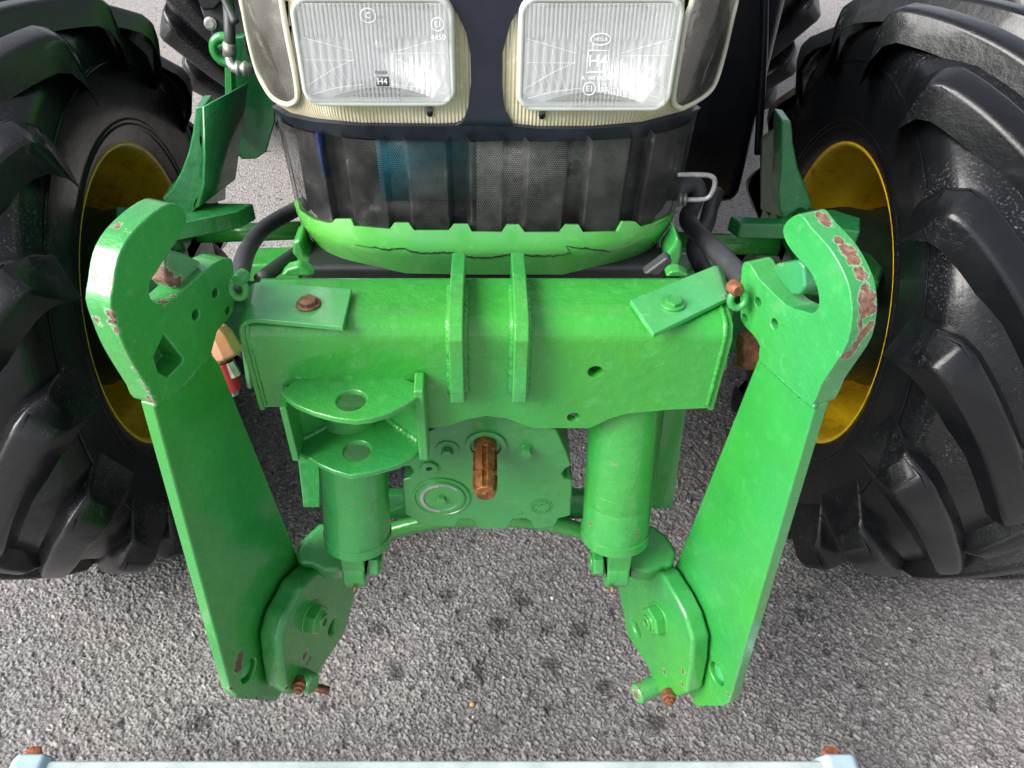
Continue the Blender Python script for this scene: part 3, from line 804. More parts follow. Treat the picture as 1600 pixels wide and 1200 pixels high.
box('cooler_fins', (AY(745, 355, 1.014).x, 1.014, .98), (.20, 1.03, 1.175), M_alu, gr, 0)
box('cooler_frame', (-.27, 1.09, .96), (.27, 1.11, 1.30), M_black, gr, 0)
p = AY(513, 300, 1.04); box('blue_cap', (p.x-.006, 1.04, 1.08), (p.x+.004, 1.05, 1.2), M_blue, gr, 0)
for o in (gr,): pass

# ---- lower green front band
def band_hw(z): return np.interp(z, [.97, 1.0, 1.03, 1.2], [.295, .304, .310, .318])
def band_Y(x, z, off):
    q = np.minimum(abs(x)/(band_hw(z)+off), .9995); dz = z-1.012
    sl_ = np.sqrt((.42*np.maximum(0, dz) + .32*np.maximum(0, -dz))**2 + .0022**2)
    return .945 + sl_ - off + .24*(1-(1-q**3.2)**(1/3.2))
tops = [(449, 256), (451, 285), (454, 306), (465, 326), (487, 342), (512, 349), (519, 348), (524, 342), (548, 342), (553, 353), (609, 358), (616, 348), (638, 348), (647, 360), (701, 360), (709, 350), (731, 350), (737, 362), (784, 363), (792, 351), (811, 351), (820, 363), (875, 363), (885, 351), (904, 351), (911, 363), (966, 362), (974, 346), (992, 346), (1004, 356), (1025, 350), (1053, 334), (1068, 320), (1075, 282)]
bots = [(449, 262), (451, 315), (458, 351), (469, 382), (494, 407), (532, 421), (622, 427), (735, 429), (930, 429), (977, 425), (1025, 410), (1049, 394), (1061, 370), (1072, 313), (1075, 286)]
xs = sorted(set(dense(449.5, 1074.5, 120) + [t[0] for t in tops[1:-1]]))
bandp = lambda off: (band_Y, band_hw, off)
band = patch('front_band', cols(xs, tops, bots, 16), bandp(0), M_band, T, .009, bev=.003)
def ribbon(name, px, wd, surf, mat, parent):
    bm = bmesh.new(); V = []
    pts = []
    rr = random.Random(5)
    for (a, b), (c, d) in zip(px, px[1:]):
        n = max(1, int(abs(c-a)/5))
        for i in range(n): pts.append((a+(c-a)*i/n, b+(d-b)*i/n + rr.uniform(-1.1, 1.1)))
    pts.append(px[-1]); n = len(pts)
    for i, (x, y) in enumerate(pts):
        w = wd*min(1, 6*min(i, n-1-i)/n+.15)*rr.uniform(.6, 1.2); V += surf_pts([x, x], [y-w, y+w], *surf)[0]
    Fc = [(2*i, 2*i+1, 2*i+3, 2*i+2) for i in range(n-1)]
    o = mesh_obj(name, V, Fc, mat, parent)
    m = o.modifiers.new('t', 'SOLIDIFY'); m.thickness = .0006
M_crack = NT('dark crack').fin((.008, .01, .008), .8)
ribbon('crack', [(553, 382), (585, 387), (607, 390), (632, 388), (641, 394), (668, 396), (704, 395), (742, 403), (780, 401), (800, 398), (835, 400), (864, 400), (892, 396)], 1.0, bandp(.0010), M_crack, band)
ribbon('crack', [(884, 384), (905, 387), (930, 390), (954, 394)], .9, bandp(.0010), M_crack, band)
ribbon('crack', [(884, 384), (888, 390), (891, 396)], .8, bandp(.0010), M_crack, band)

# grille latch: bent wire with rubber grommet
lt = part('latch_handle')
Yh = 1.03
hp = [AY(1058, 273, Yh), AY(1090, 273, Yh), AY(1110, 275, Yh), AY(1117, 283, Yh), AY(1114, 298, Yh), AY(1106, 309, Yh), AY(1092, 312, Yh), AY(1060, 312, Yh)]
tube('bent_wire', hp, .0036, M_wire, lt, 10, 5)
p = AY(1066, 312, Yh); lathe('grommet', p-Vector((.006, 0, 0)), (1, 0, 0), [(0, .006), (.001, .010), (.004, .010), (.005, .007), (.007, .007), (.008, .010), (.011, .010), (.012, .006)], M_hose, lt, 20)
# ---- dark engine and chassis behind
ch = part('chassis')
box('engine', (-.22, 1.13, .62), (.22, 3.2, 1.42), M_black, ch, .01)
box('radiator_box', (-.26, 1.115, .93), (.26, 1.35, 1.40), M_black, ch, .01)
box('front_support', (-.20, .98, .72), (.20, 1.6, .955), M_darkhub, ch, .01)
box('gearbox', (-.30, 3.0, .55), (.30, 4.2, 1.3), M_black, ch, .02)
lathe('rear_axle', (-.8, 3.95, .86), (1, 0, 0), [(0, .12), (.4, .16), (.6, .25), (1.0, .25), (1.2, .16), (1.6, .12)], M_black, ch, 24)
# visible dark underside plate between beam and band
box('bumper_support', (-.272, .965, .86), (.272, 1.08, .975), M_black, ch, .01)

# ---- front axle
ax = part('front_axle')
# axle beam and flat outer ends, left and right
for s, A in ((-1, dict(tube=((372, 352), (372, 378)), yr=1.44)), (1, dict())):
    prism('axle_arm', [(s*.20, 1.37, .62), (s*.62, 1.38, .60), (s*.70, 1.38, .58), (s*.70, 1.38, .45), (s*.55, 1.38, .46), (s*.20, 1.37, .42)], (0, .13, 0), M_axle, ax, .02)
def bar(name, a, b, r, mat, parent): return tube(name, [a, b], r, mat, parent, 16, 0)
# steering rod across behind the beam, either side
zt = .86
pA, pB = AY(300, 366, 1.40), AY(470, 360, 1.40); bar('tie_rod', pA, pB, .019, M_green, ax)
pA, pB = AY(1055, 378, 1.37), AY(1235, 385, 1.37); bar('tie_rod', pA, pB, .021, M_green, ax)
# flat blocks on the axle end
def slab(name, pts, Y, th, mat, bev=.004): return prism(name, [AY(a, b, Y) for a, b in pts], th, mat, ax, bev)
def hslab(name, pts, z, hgt, mat, bev=.004): return prism(name, [AZ(a, b, z) for a, b in pts], (0, 0, -hgt), mat, ax, bev)
zk = AY(300, 345, 1.22).z
hslab('axle_end_plate', [(262, 352), (370, 331), (396, 317), (300, 316), (262, 325), (180, 322), (182, 345)], AY(370, 331, 1.22).z, .034, M_axle)
hslab('axle_end_plate', [(1158, 350), (1140, 337), (1215, 340), (1300, 326), (1345, 340), (1345, 362), (1262, 352)], AY(1160, 350, 1.20).z, .030, M_axle)
# fender carrier plates: vertical plate facing sideways with an arm sweeping down and out
def carrier(front, back, thick):
    # front: px of plate's broad front edge polygon at Y
    pass
Yc = 1.22
fl = prism('fender_carrier', [AY(a, b, Yc) for a, b in [(305, 167), (320, 166), (320, 250), (318, 290), (312, 318), (300, 338), (288, 342), (282, 330), (252, 312), (268, 296), (283, 268), (294, 238), (301, 205)]], (0, .05, 0), M_axle, ax, .004)
prism('fender_carrier', [AY(a, b, Yc-.002) for a, b in [(320, 167), (322, 250), (320, 290), (313, 322)]] + [AY(313, 318, Yc-.002)+Vector((.04, .09, 0)), AY(322, 167, Yc-.002)+Vector((.045, .10, 0))], (-.004, 0, 0), M_axle, ax, 0)
prism('carrier_plate', [AY(321, 167, Yc), AY(321, 255, Yc), AY(319, 300, Yc), AY(310, 325, Yc), AY(353, 312, Yc+.12), AY(354, 205, Yc+.12), AY(350, 193, Yc+.12)], (-.012, 0, 0), M_axle, ax, .002)
prism('fender_carrier', [AY(a, b, Yc) for a, b in [(1221, 187), (1237, 190), (1240, 225), (1247, 262), (1262, 300), (1270, 320), (1262, 330), (1250, 326), (1236, 335), (1226, 345), (1219, 330), (1216, 300), (1220, 260)]], (0, .05, 0), M_axle, ax, .004)
prism('carrier_plate', [AY(1225, 188, Yc+.004), AY(1225, 260, Yc+.004), AY(1223, 310, Yc+.004), AY(1228, 342, Yc+.004), AY(1188, 327, Yc+.12), AY(1186, 225, Yc+.12), AY(1190, 213, Yc+.12)], (.012, 0, 0), M_axle, ax, .002)
# bolts along the carriers
for (a, b) in ((326, 188), (326, 204), (346, 210), (337, 230), (345, 226), (337, 243)):
    p = AY(a, b, Yc+.02+.10*(a-321)/33); lathe('bolt_hole', p, (1, -.4, 0), [(0, .0025), (.004, .0025)], M_black, ax, 8)
# dark knuckles and final drive inside the rims
for s in (-1, 1):
    lathe('final_drive', (s*.60, 1.444, .582), (s, 0, 0), [(0, .10), (.06, .15), (.12, .19), (.20, .20), (.26, .19)], M_darkhub, ax, 32, .01)
    prism('steering_knuckle', [(s*.64, 1.33, .40), (s*.72, 1.32, .42), (s*.76, 1.32, .60), (s*.72, 1.30, .80), (s*.60, 1.30, .82), (s*.60, 1.32, .60)], (0, .16, 0), M_axle, ax, .02)
    prism('knuckle_arm', [(s*.60, 1.22, .74), (s*.74, 1.20, .74), (s*.80, 1.30, .70), (s*.78, 1.50, .70), (s*.60, 1.50, .74)], (0, 0, .05), M_axle, ax, .01)
# rear cross member seen under the band, left side
prism('frame_rail', [AY(a, b, 1.16) for a, b in [(384, 414), (470, 412), (470, 442), (384, 442)]], (0, .06, 0), M_green, ch, .006)
prism('frame_rail', [AY(a, b, 1.14) for a, b in [(1060, 425), (1130, 425), (1130, 450), (1060, 450)]], (0, .06, 0), M_green, ch, .006)
prism('mount_ear', [AY(a, b, 1.0) for a, b in [(457, 378), (470, 374), (478, 400), (500, 414), (508, 430), (470, 432), (463, 405), (456, 398)]], (0, .05, 0), M_cast, ch, .006)
prism('mount_ear', [AY(a, b, .90) for a, b in [(438, 432), (448, 421), (465, 416), (480, 422), (492, 432)]], (0, .02, 0), M_cast, ch, .004)
prism('mount_ear', [AY(a, b, .98) for a, b in [(1040, 400), (1052, 385), (1058, 370), (1066, 380), (1066, 400), (1060, 425), (1040, 432)]], (0, .05, 0), M_cast, ch, .006)
prism('mount_ear', [AY(a, b, .90) for a, b in [(1040, 433), (1048, 425), (1060, 423), (1072, 428), (1078, 433)]], (0, .02, 0), M_cast, ch, .004)
prism('rubber_flap', [AY(a, b, .93) for a, b in [(1005, 430), (1043, 402), (1052, 410), (1030, 432)]], (0, .02, 0), M_hose, ch, .004)

# ---- hoses
hz = part('hydraulic_hoses')
tube('hose', [AY(478, 318, 1.22), AY(455, 331, 1.20), AY(430, 345, 1.16), AY(406, 363, 1.10), AY(388, 388, 1.02), AY(379, 412, .95), AY(374, 440, .90)], .0135, M_hose, hz, 16)
tube('hose', [AY(495, 372, 1.10), AY(462, 396, 1.06), AY(432, 418, .98), AY(408, 436, .92)], .011, M_hose, hz, 16)
tube('hose', [AY(1050, 300, 1.18), AY(1080, 286, 1.20), AY(1090, 300, 1.20), AY(1082, 322, 1.20), AY(1075, 345, 1.16), AY(1098, 372, 1.08), AY(1122, 395, 1.0), AY(1150, 424, .93), AY(1170, 450, .88)], .0150, M_hose, hz, 16)
tube('hose', [AY(1120, 300, 1.32), AY(1110, 325, 1.28), AY(1103, 352, 1.20), AY(1085, 385, 1.14), AY(1098, 420, 1.10), AY(1112, 445, 1.05)], .0145, M_hose, hz, 16)
# left: steel coupling hose by the lamp
tube('hose', [AY(352, -40, 1.42), AY(357, 10, 1.40), AY(359, 50, 1.38), AY(360, 72, 1.38)], .0095, M_hose, hz, 14)
tube('hose', [AY(330, -60, 1.40), AY(352, 0, 1.38), AY(368, 36, 1.36)], .007, M_hose, hz, 12)
tube('fitting', [AY(359, 66, 1.38), AY(359, 88, 1.38)], .0125, M_fit, hz, 6, 0)
tube('fitting', [AY(359, 86, 1.38), AY(360, 98, 1.37), AY(366, 106, 1.36), AY(376, 108, 1.35)], .0085, M_fit, hz, 12)
bm = bmesh.new(); p = AY(370, 107, 1.355)
add_lathe(bm, p, (1, -.1, 0), [(0, .006), (.001, .013), (.006, .013), (.008, .010), (.012, .010), (.013, .013), (.018, .013), (.020, .010), (.030, .010)], 12)
bm_obj('fitting', bm, M_fit, hz)

# ---- green side panel, ring and black rubber behind the left of the hood
sp = part('side_panel')
prism('panel', [AY(a, b, 1.50) for a, b in [(352, 60), (430, 50), (430, 190), (416, 238), (400, 249), (378, 250), (360, 232), (352, 200)]], (0, .02, 0), paint('dark green panel', color=(.012, .16, .045), peel=.4), sp, .004)
prism('panel_edge', [AY(a, b, 1.46) for a, b in [(350, 58), (361, 60), (363, 120), (366, 225), (352, 206)]], (0, .03, 0), M_green, sp, .003)
tube('ring_handle', [AY(362, 60, 1.45), AY(345, 58, 1.45), AY(335, 66, 1.45), (AY(336, 82, 1.45)), AY(346, 94, 1.45), AY(362, 100, 1.45)], .009, M_green, sp, 10)
tube('ring_handle', [AY(340, 72, 1.45), AY(352, 70, 1.45), AY(364, 69, 1.45)], .006, M_green, sp, 8)
prism('rubber_shield', [AY(a, b, 1.62) for a, b in [(322, -60), (405, -60), (405, 60), (330, 60), (328, 48), (318, 30), (312, 12)]], (0, .02, 0), M_hose, sp, .006)
hexbolt('bolt', AY(329, 37, 1.615), (0, -1, .2), .010, .006, M_fit, sp, .013)
prism('rubber_shield', [AY(a, b, 1.60) for a, b in [(303, -60), (352, -60), (350, 0), (335, 16), (316, 18), (308, 0)]], (0, .02, 0), M_black, sp, .006)
# dark step and tank, right of the hood
tk = part('fuel_tank')
box('tank_body', (.36, 1.95, .53), (.715, 3.1, 1.35), M_tank, tk, .04, 4)
box('tank_body', (.28, 1.9, .62), (.40, 3.0, 1.2), M_tank, tk, .03, 4)
box('step_box', (-.62, 2.2, .62), (-.30, 3.0, 1.2), M_tank, tk, .03, 4)
tube('tank_seam', [AY(1196, -60, 1.945), AY(1193, 80, 1.945), AY(1184, 240, 1.945)], .010, M_tank, tk, 10)

# ================================================================== front linkage
bmx = .288
YF = .72
# ---- beam: bent plate
def beam():
    low = [(-.30, 636), (-.13, 636), (-.10, 640), (-.085, 668), (-.070, 669), (-.050, 665), (-.025, 655), (0, 650), (.028, 654), (.050, 664), (.062, 669), (.137, 669), (.150, 662), (.160, 655), (.185, 646), (.24, 640), (.30, 637)]
    low = [(x, AY(760, v, YF).z) for x, v in low]
    xs = np.linspace(-bmx, bmx, 145); zt, rb = 1.053, .025; prof = []
    V = []; n = None
    for x in xs:
        zb = np.interp(x, [a for a, b in low], [b for a, b in low])
        p = [(.835, .985), (.835, 1.030)] + [(.815+.020*math.cos(a), zt-.020+.020*math.sin(a)) for a in np.linspace(.2, PI/2, 5)]
        p += [(.79, zt), (.765, zt)] + [(YF+rb - rb*math.sin(a), zt-rb+rb*math.cos(a)) for a in np.linspace(0, PI/2, 8)]
        p += [(YF, 1.0), (YF, .97), (YF, min(.94, zb+.02)), (YF, zb)]
        n = len(p); V += [(x, a, b) for a, b in p]
    Fc = [(i*n+j, (i+1)*n+j, (i+1)*n+j+1, i*n+j+1) for i in range(len(xs)-1) for j in range(n-1)]
    o = mesh_obj('linkage_beam', V, Fc, M_beam, T)
    bm = bmesh.new(); bm.from_mesh(o.data); bmesh.ops.recalc_face_normals(bm, faces=bm.faces)
    f = max(bm.faces, key=lambda f: f.calc_center_median().z)
    if f.normal.z < 0: bmesh.ops.reverse_faces(bm, faces=bm.faces)
    bm.to_mesh(o.data); bm.free()
    m = o.modifiers.new('t', 'SOLIDIFY'); m.thickness = .012; m.offset = -1
    bpy.context.view_layer.update()
    me = bpy.data.meshes.new_from_object(o.evaluated_get(bpy.context.evaluated_depsgraph_get())); o.modifiers.clear(); o.data = me
    me.polygons.foreach_set('use_smooth', [True]*len(me.polygons))
    return o
spotp = [(AY(1092, 508, .722), .0035), (AY(394, 515, .722), .004)]
BM = beam()
cutters_apply(BM, [(AY(930, 581, YF)-Vector((0, .02, 0)), (0, 1, 0), [(0, .0095), (.05, .0095)]), (AY(896, 652, YF)-Vector((0, .02, 0)), (0, 1, 0), [(0, .0085), (.05, .0085)])])
bevel(BM, .0025, 2, 40)
for s in (-1, 1):
    prism('end_cap', [(s*(bmx+.001), a, b) for a, b in [(YF+.003, .912), (YF+.003, 1.03), (YF+.012, 1.046), (YF+.03, 1.05), (.815, 1.05), (.832, 1.035), (.835, .98), (.80, .912)]], (s*.008, 0, 0), M_beam, BM, .002)
# welded plates of the top link bracket
for x in (AY(712, 520, .70).x, AY(815, 520, .70).x):
    th = .0175
    prism('clevis_plate', [(x-th/2, a, b) for a, b in [(.815, 1.0), (.86, 1.035), (.862, 1.066), (.80, 1.076), (.73, 1.079), (.700, 1.072), (.690, 1.055), (.694, 1.005), (.688, .985), (.692, .955), (.722, .930), (.74, .94)]], (th, 0, 0), M_cast, BM, .0022, 3)
    for sgn in (-1, 1):
        weld([(x+sgn*th/2, .80, 1.054), (x+sgn*th/2, .735, 1.055), (x+sgn*th/2, .722, 1.045), (x+sgn*th/2, .7185, 1.02), (x+sgn*th/2, .7185, .95)], .0050, M_cast, BM)
for s_ in (-1, 1):
    weld([(s_*(bmx-.002), .80, 1.050), (s_*(bmx-.002), .745, 1.051), (s_*(bmx-.002), .727, 1.044), (s_*(bmx-.002), .722, 1.02), (s_*(bmx-.002), .7215, .925)], .0035, M_beam, BM)
lathe('boss', AY(757, 541, .725)+Vector((0, .012, 0)), (0, -1, .35), [(0, .019), (.012, .019), (.0135, .016)], M_beam, BM, 32, .001)

# ---- spring straps
def strap(pts_top, flap, boltpx, z, mat, rustbolt, spots=()):
    S = part('spring_strap')
    a, b, c, d = pts_top     # four px on the top plane: inner-back, inner-front, outer-front, outer-back
    A, B, C, D = (AZ(*q, z) for q in pts_top)
    f0, f1 = flap            # world points of the flap's bottom: front and back
    # sweep from inner to outer, then bending down to the flap
    rows_ = []
    for t in np.linspace(0, 1, 7): rows_.append((B.lerp(C, t), A.lerp(D, t)))
    dirv = ((C-B)+(D-A)).normalized()
    for k in range(1, 8):
        an = k/7*PI/2*.93; rr = .028
        off = dirv*(rr*math.sin(an)) + Vector((0, 0, -rr*(1-math.cos(an)))); rows_.append((C+off, D+off))
    eF, eB = rows_[-1]
    for t in (.3, .65, 1.0): rows_.append((eF.lerp(f0, t), eB.lerp(f1, t)))
    V = []; 
    for p, q in rows_: V += [p, p.lerp(q, .5), q]
    n = len(rows_); Fc = []
    for i in range(n-1):
        for j in range(2): k = i*3+j; Fc.append((k, k+1, k+4, k+3))
    o = mesh_obj('strap', V, Fc, mat, S)
    bm = bmesh.new(); bm.from_mesh(o.data); bmesh.ops.recalc_face_normals(bm, faces=bm.faces)
    if bm.faces[:][0].normal.z < 0: bmesh.ops.reverse_faces(bm, faces=bm.faces)
    bm.to_mesh(o.data); bm.free()
    m = o.modifiers.new('t', 'SOLIDIFY'); m.thickness = .007; m.offset = -1; bevel(o, .0016, 2, 45)
    hexbolt('bolt', AZ(*boltpx, z+.001), (0, 0, 1), .0115, .008, rustbolt, S, .015, 0, .002)
    return S
M_strap = paint('pale green strap', color=(.055, .34, .10), peel=.5, rough=.3, wear=.74)
strap([(550, 451), (536, 511), (402, 498), (412, 440)], (AX(385, 606, -.335), AX(398, 600, -.318)+Vector((0, .035, 0))), (482, 475), 1.062, M_strap, M_rustpin)
M_strap2 = paint('pale green strap with bare patch', color=(.055, .34, .10), peel=.5, rough=.3, wear=.74, spots=[(AZ(1143, 462, 1.063), .010), (AZ(1149, 447, 1.06), .008)])
strap([(984, 468), (1021, 522), (1128, 470), (1112, 416)], (AX(1136, 578, .335), AX(1124, 574, .318)+Vector((0, .03, 0))), (1051, 475), 1.062, M_strap2, M_cast)
# chain ends / small shackles beside the hooks
for (a, b, s) in ((372, 452, -1), (1153, 468, 1)):
    sh = part('shackle')
    c = AY(a, b, .74)
    pts = [c+Vector((.003*math.sin(t)*s, .003*math.cos(t), .010*math.cos(t)))+Vector((s*.006*math.sin(t), 0, 0)) for t in np.linspace(0, 2*PI, 17)]
    bm = bmesh.new(); add_tube(bm, pts, .0046, 8, caps=False); bm_obj('ring', bm, M_cast, sh)
    lathe('pin', c+Vector((-.004*s, 0, .014)), (s*.3, -1, .1), [(-.012, .0085), (0, .0085), (.004, .007)], M_cast if s < 0 else M_rust, sh, 16, .001)

# ---- quick coupler seen left of the beam
qc = part('quick_coupler'); c0 = AY(338, 545, .80)
axq = Vector((.35, -.35, -.8)).normalized()
lathe('coupling_nut', AY(336, 512, .80), axq, [(0, .014), (.012, .019), (.040, .021), (.043, .018)], paint('worn copper coupling', color=(.30, .16, .10), rough=.4, wear=.66), qc, 8, .002)
lathe('coupling_sleeve', AY(338, 548, .80), axq, [(0, .018), (.015, .019), (.018, .016)], M_rustpin, qc, 20, .001)
lathe('dust_cap', AY(342, 566, .795), axq, [(0, .015), (.004, .020), (.035, .015), (.045, .010)], M_red, qc, 20, .001)
lathe('nipple', AY(357, 566, .79), axq, [(0, .009), (.022, .009)], M_fit, qc, 6, .001)
lathe('nipple', AY(352, 588, .79), axq, [(0, .008), (.026, .008), (.03, .006)], M_fit, qc, 6, .001)
qr = part('quick_coupler')
lathe('coupling_nut', AY(1170, 520, .80), Vector((.2, -.3, -.9)), [(0, .014), (.012, .018), (.045, .019), (.048, .015)], M_rust, qr, 8, .002)

# ---- tow bracket
TB = part('tow_bracket')
zt_, zb_ = .970, .862
topo = [(464, 589), (514, 584), (622, 586), (664, 604), (664, 612), (636, 632), (608, 646), (580, 654), (554, 657), (523, 653), (490, 644), (461, 632), (441, 618), (440, 610)]
tp = prism('bracket_plate', [AZ(a, b, zt_) for a, b in topo], (0, 0, -.009), M_cast, TB, .0025)
cutters_apply(tp, [(AZ(549, 625, zt_)+Vector((0, 0, -.03)), (0, 0, 1), [(0, .0178), (.06, .0178)])]); 
boto = [(478, 655), (640, 655), (662, 680), (661, 699), (640, 718), (620, 727), (580, 738), (546, 743), (520, 735), (494, 723), (470, 708), (456, 696)]
bp = prism('bracket_plate', [AZ(a, b, zb_) for a, b in boto], (0, 0, -.009), M_cast, TB, .0025)
cutters_apply(bp, [(AZ(558, 704, zb_)+Vector((0, 0, -.03)), (0, 0, 1), [(0, .0178), (.06, .0178)])])
def side(pxl, x, th, name='side_plate'): return prism(name, [AX(a, b, x) for a, b in pxl], (th, 0, 0), M_cast, TB, .002)
xl = AZ(441, 614, zt_-.009).x+.001; xr = AZ(664, 606, zt_-.009).x-.002
yF, yB = .672, .73
prism('side_plate', [(xl, .678, zt_-.010), (xl, .722, zt_-.010), (xl, .722, zb_+.001), (xl, .678, zb_+.001)], (.009, 0, 0), M_cast, TB, .002)
prism('side_plate', [(xr-.010, .688, .978), (xr-.010, .719, .984), (xr-.010, .719, .853), (xr-.010, .688, .853)], (.013, 0, 0), M_cast, TB, .003)
for (pa, pb) in (((463, 690), (536, 650)), ((656, 688), (604, 650))):
    a_, b_ = AZ(*pa, zb_), AZ(*pb, zb_); dd = (b_-a_).normalized(); w_ = Vector((-dd.y, dd.x, 0))*.004
    prism('gusset', [a_+w_, b_+w_, b_-w_, a_-w_], (0, 0, zt_-.010-zb_), M_cast, TB, .001)
    weld([a_+Vector((0, -.004, .003)), a_.lerp(b_, .5)+Vector((0, -.006, .003)), b_+Vector((0, -.004, .003))], .0055, M_cast, TB)

weld([AZ(464, 590, zt_)+Vector((0, 0, .001)), AZ(540, 586, zt_)+Vector((0, 0, .001)), AZ(640, 588, zt_)+Vector((0, 0, .001))], .0042, M_cast, TB)
# ---- PTO gear casing
YG = .75
GC = prism('gear_casing', [AY(a, b, YG) for a, b in
    [(679, 669), (700, 660), (725, 653), (761, 651), (795, 654), (820, 662), (870, 672), (884, 703), (893, 728), (884, 733), (878, 741), (884, 749), (895, 752), (892, 806), (873, 811), (867, 824), (836, 827), (830, 815), (820, 811), (802, 812), (792, 827), (748, 827), (742, 815), (732, 811), (718, 812), (712, 824), (654, 822), (650, 813), (632, 804), (629, 750), (640, 747), (647, 739), (640, 729), (629, 730), (640, 708), (655, 685)]],
    (0, .10, 0), M_gear, T, .003, 3)
nY = Vector((0, -1, 0))
def G(a, b, dy=0): return AY(a, b, YG)+Vector((0, dy, 0))
lathe('shaft_seal', G(759, 695), nY, [(-.001, .029), (.004, .029), (.005, .026), (.005, .022), (.001, .021), (.001, .006)], M_gear, GC, 40, .0006)
# splined shaft
bm = bmesh.new(); ps = G(758, 694); nseg = 6
def star(y, r1, r2, tp=1.0):
    out = []
    for k in range(nseg):
        a0 = 2*PI*k/nseg
        for da, r in ((-.30, r1), (.30, r1), (.36, r2), (.69, r2)):
            out.append(bm.verts.new(ps+Vector((r*tp*math.cos(a0+da), y, r*tp*math.sin(a0+da)))))
    return out
rg = [star(0, .0170, .0170), star(-.016, .0170, .0170), star(-.017, .0175, .0145), star(-.055, .0175, .0145), star(-.0555, .0148, .0145), star(-.062, .0148, .0145), star(-.0625, .0175, .0145), star(-.078, .0175, .0145), star(-.090, .0140, .0138), star(-.091, .0125, .0125)]
for a, b in zip(rg, rg[1:]):
    for k in range(24): bm.faces.new((a[k], a[(k+1) % 24], b[(k+1) % 24], b[k]))
bm.faces.new(rg[-1]); o = bm_obj('splined_shaft', bm, M_spline, GC, True); bevel(o, .0006, 2, 25)
lathe('centre_bore', ps+Vector((0, -.0912, 0)), nY, [(0, .004), (.0005, .0035)], M_rust, GC, 16)
for (a, b, w) in ((699, 702, .0155), (822, 702, .010)):
    hexbolt('bolt', G(a, b), nY, .0090, .012, M_gear, GC, w, 0, .001)
lathe('bolt_ring', G(699, 702), nY, [(-.001, .0175), (.002, .0175), (.0025, .016), (.0015, .0145)], M_gear, GC, 30, .0004)
lathe('plug', G(671, 730), nY, [(-.001, .0130), (.004, .0130), (.0045, .011), (.0045, .005), (.001, .004)], M_gear, GC, 30, .0006)
lathe('plug_socket', G(671, 730, -.0012), nY, [(0, .0042), (.0004, .004)], M_black, GC, 6)
cv = lathe('round_cover', G(690, 776), nY, [(-.001, .043), (.0025, .043), (.003, .041), (.001, .0395), (.001, .036), (.004, .035), (.0045, .033), (.0045, .028), (.003, .0265), (.003, .010)], M_gear, GC, 48, .0005)
hexbolt('bolt', G(690, 777, -.003), nY, .0080, .006, M_gear, GC, 0, 0, .001)
# bare metal crescent on the cover
def crescent(a0, a1, r1, r2, y):
    bm = bmesh.new(); c = G(690, 776); n = 16; P = []
    for i in range(n+1):
        a = math.radians(a0+(a1-a0)*i/n); P.append((math.cos(a), math.sin(a)))
    pts = [c+Vector((x*r1, y, z*r1)) for x, z in P]+[c+Vector((x*r2, y, z*r2)) for x, z in P[::-1]]
    add_prism(bm, pts, (0, .0006, 0)); bm_obj('bare_metal_ring', bm, M_primer, GC, False)
crescent(95, 262, .0325, .0275, -.0048); crescent(40, 92, .0325, .0295, -.0048)
# gear-shaped cast emblem
bm = bmesh.new(); c = G(845, 791)
for k in range(20):
    a = 2*PI*k/20; u = Vector((math.cos(a), 0, math.sin(a))); w = Vector((-math.sin(a), 0, math.cos(a)))
    add_prism(bm, [c+u*.0145+w*.0013, c+u*.0185+w*.0013, c+u*.0185-w*.0013, c+u*.0145-w*.0013], (0, -.0012, 0))
add_lathe(bm, c+Vector((0, .001, 0)), nY, [(0, .0132), (.0022, .0132), (.0022, .0118), (0, .0118)], 36, caps=False)
def seg(bm, a, b, w=.0012):
    a = c+Vector((a[0], 0, a[1])); b = c+Vector((b[0], 0, b[1])); d = (b-a).normalized(); n_ = Vector((-d.z, 0, d.x))*w
    add_prism(bm, [a+n_, b+n_, b-n_, a-n_], (0, -.0014, 0))
seg(bm, (-.011, -.007), (.001, .003)); seg(bm, (-.009, .001), (-.003, .001)); seg(bm, (-.002, .002), (-.001, .010)); seg(bm, (.000, .009), (.007, .009)); seg(bm, (.001, .004), (.006, .005))
bm_obj('cast_emblem', bm, M_gear, GC, False)
lathe('cast_dot', G(812, 801), nY, [(0, .0038), (.001, .0036), (.001, .0015), (.0002, .0012)], M_gear, GC, 16)
# cross tube under the casing
Yx = .83
tube('cross_member', [AY(a, b, Yx) for a, b in [(585, 838), (640, 822), (700, 812), (760, 810), (820, 812), (880, 822), (940, 838)]], .0145, M_cast, T, 16)
prism('cross_plate', [AY(a, b, Yx+.02) for a, b in [(600, 775), (940, 775), (940, 812), (600, 812)]], (0, .02, 0), M_axle, T, .004)

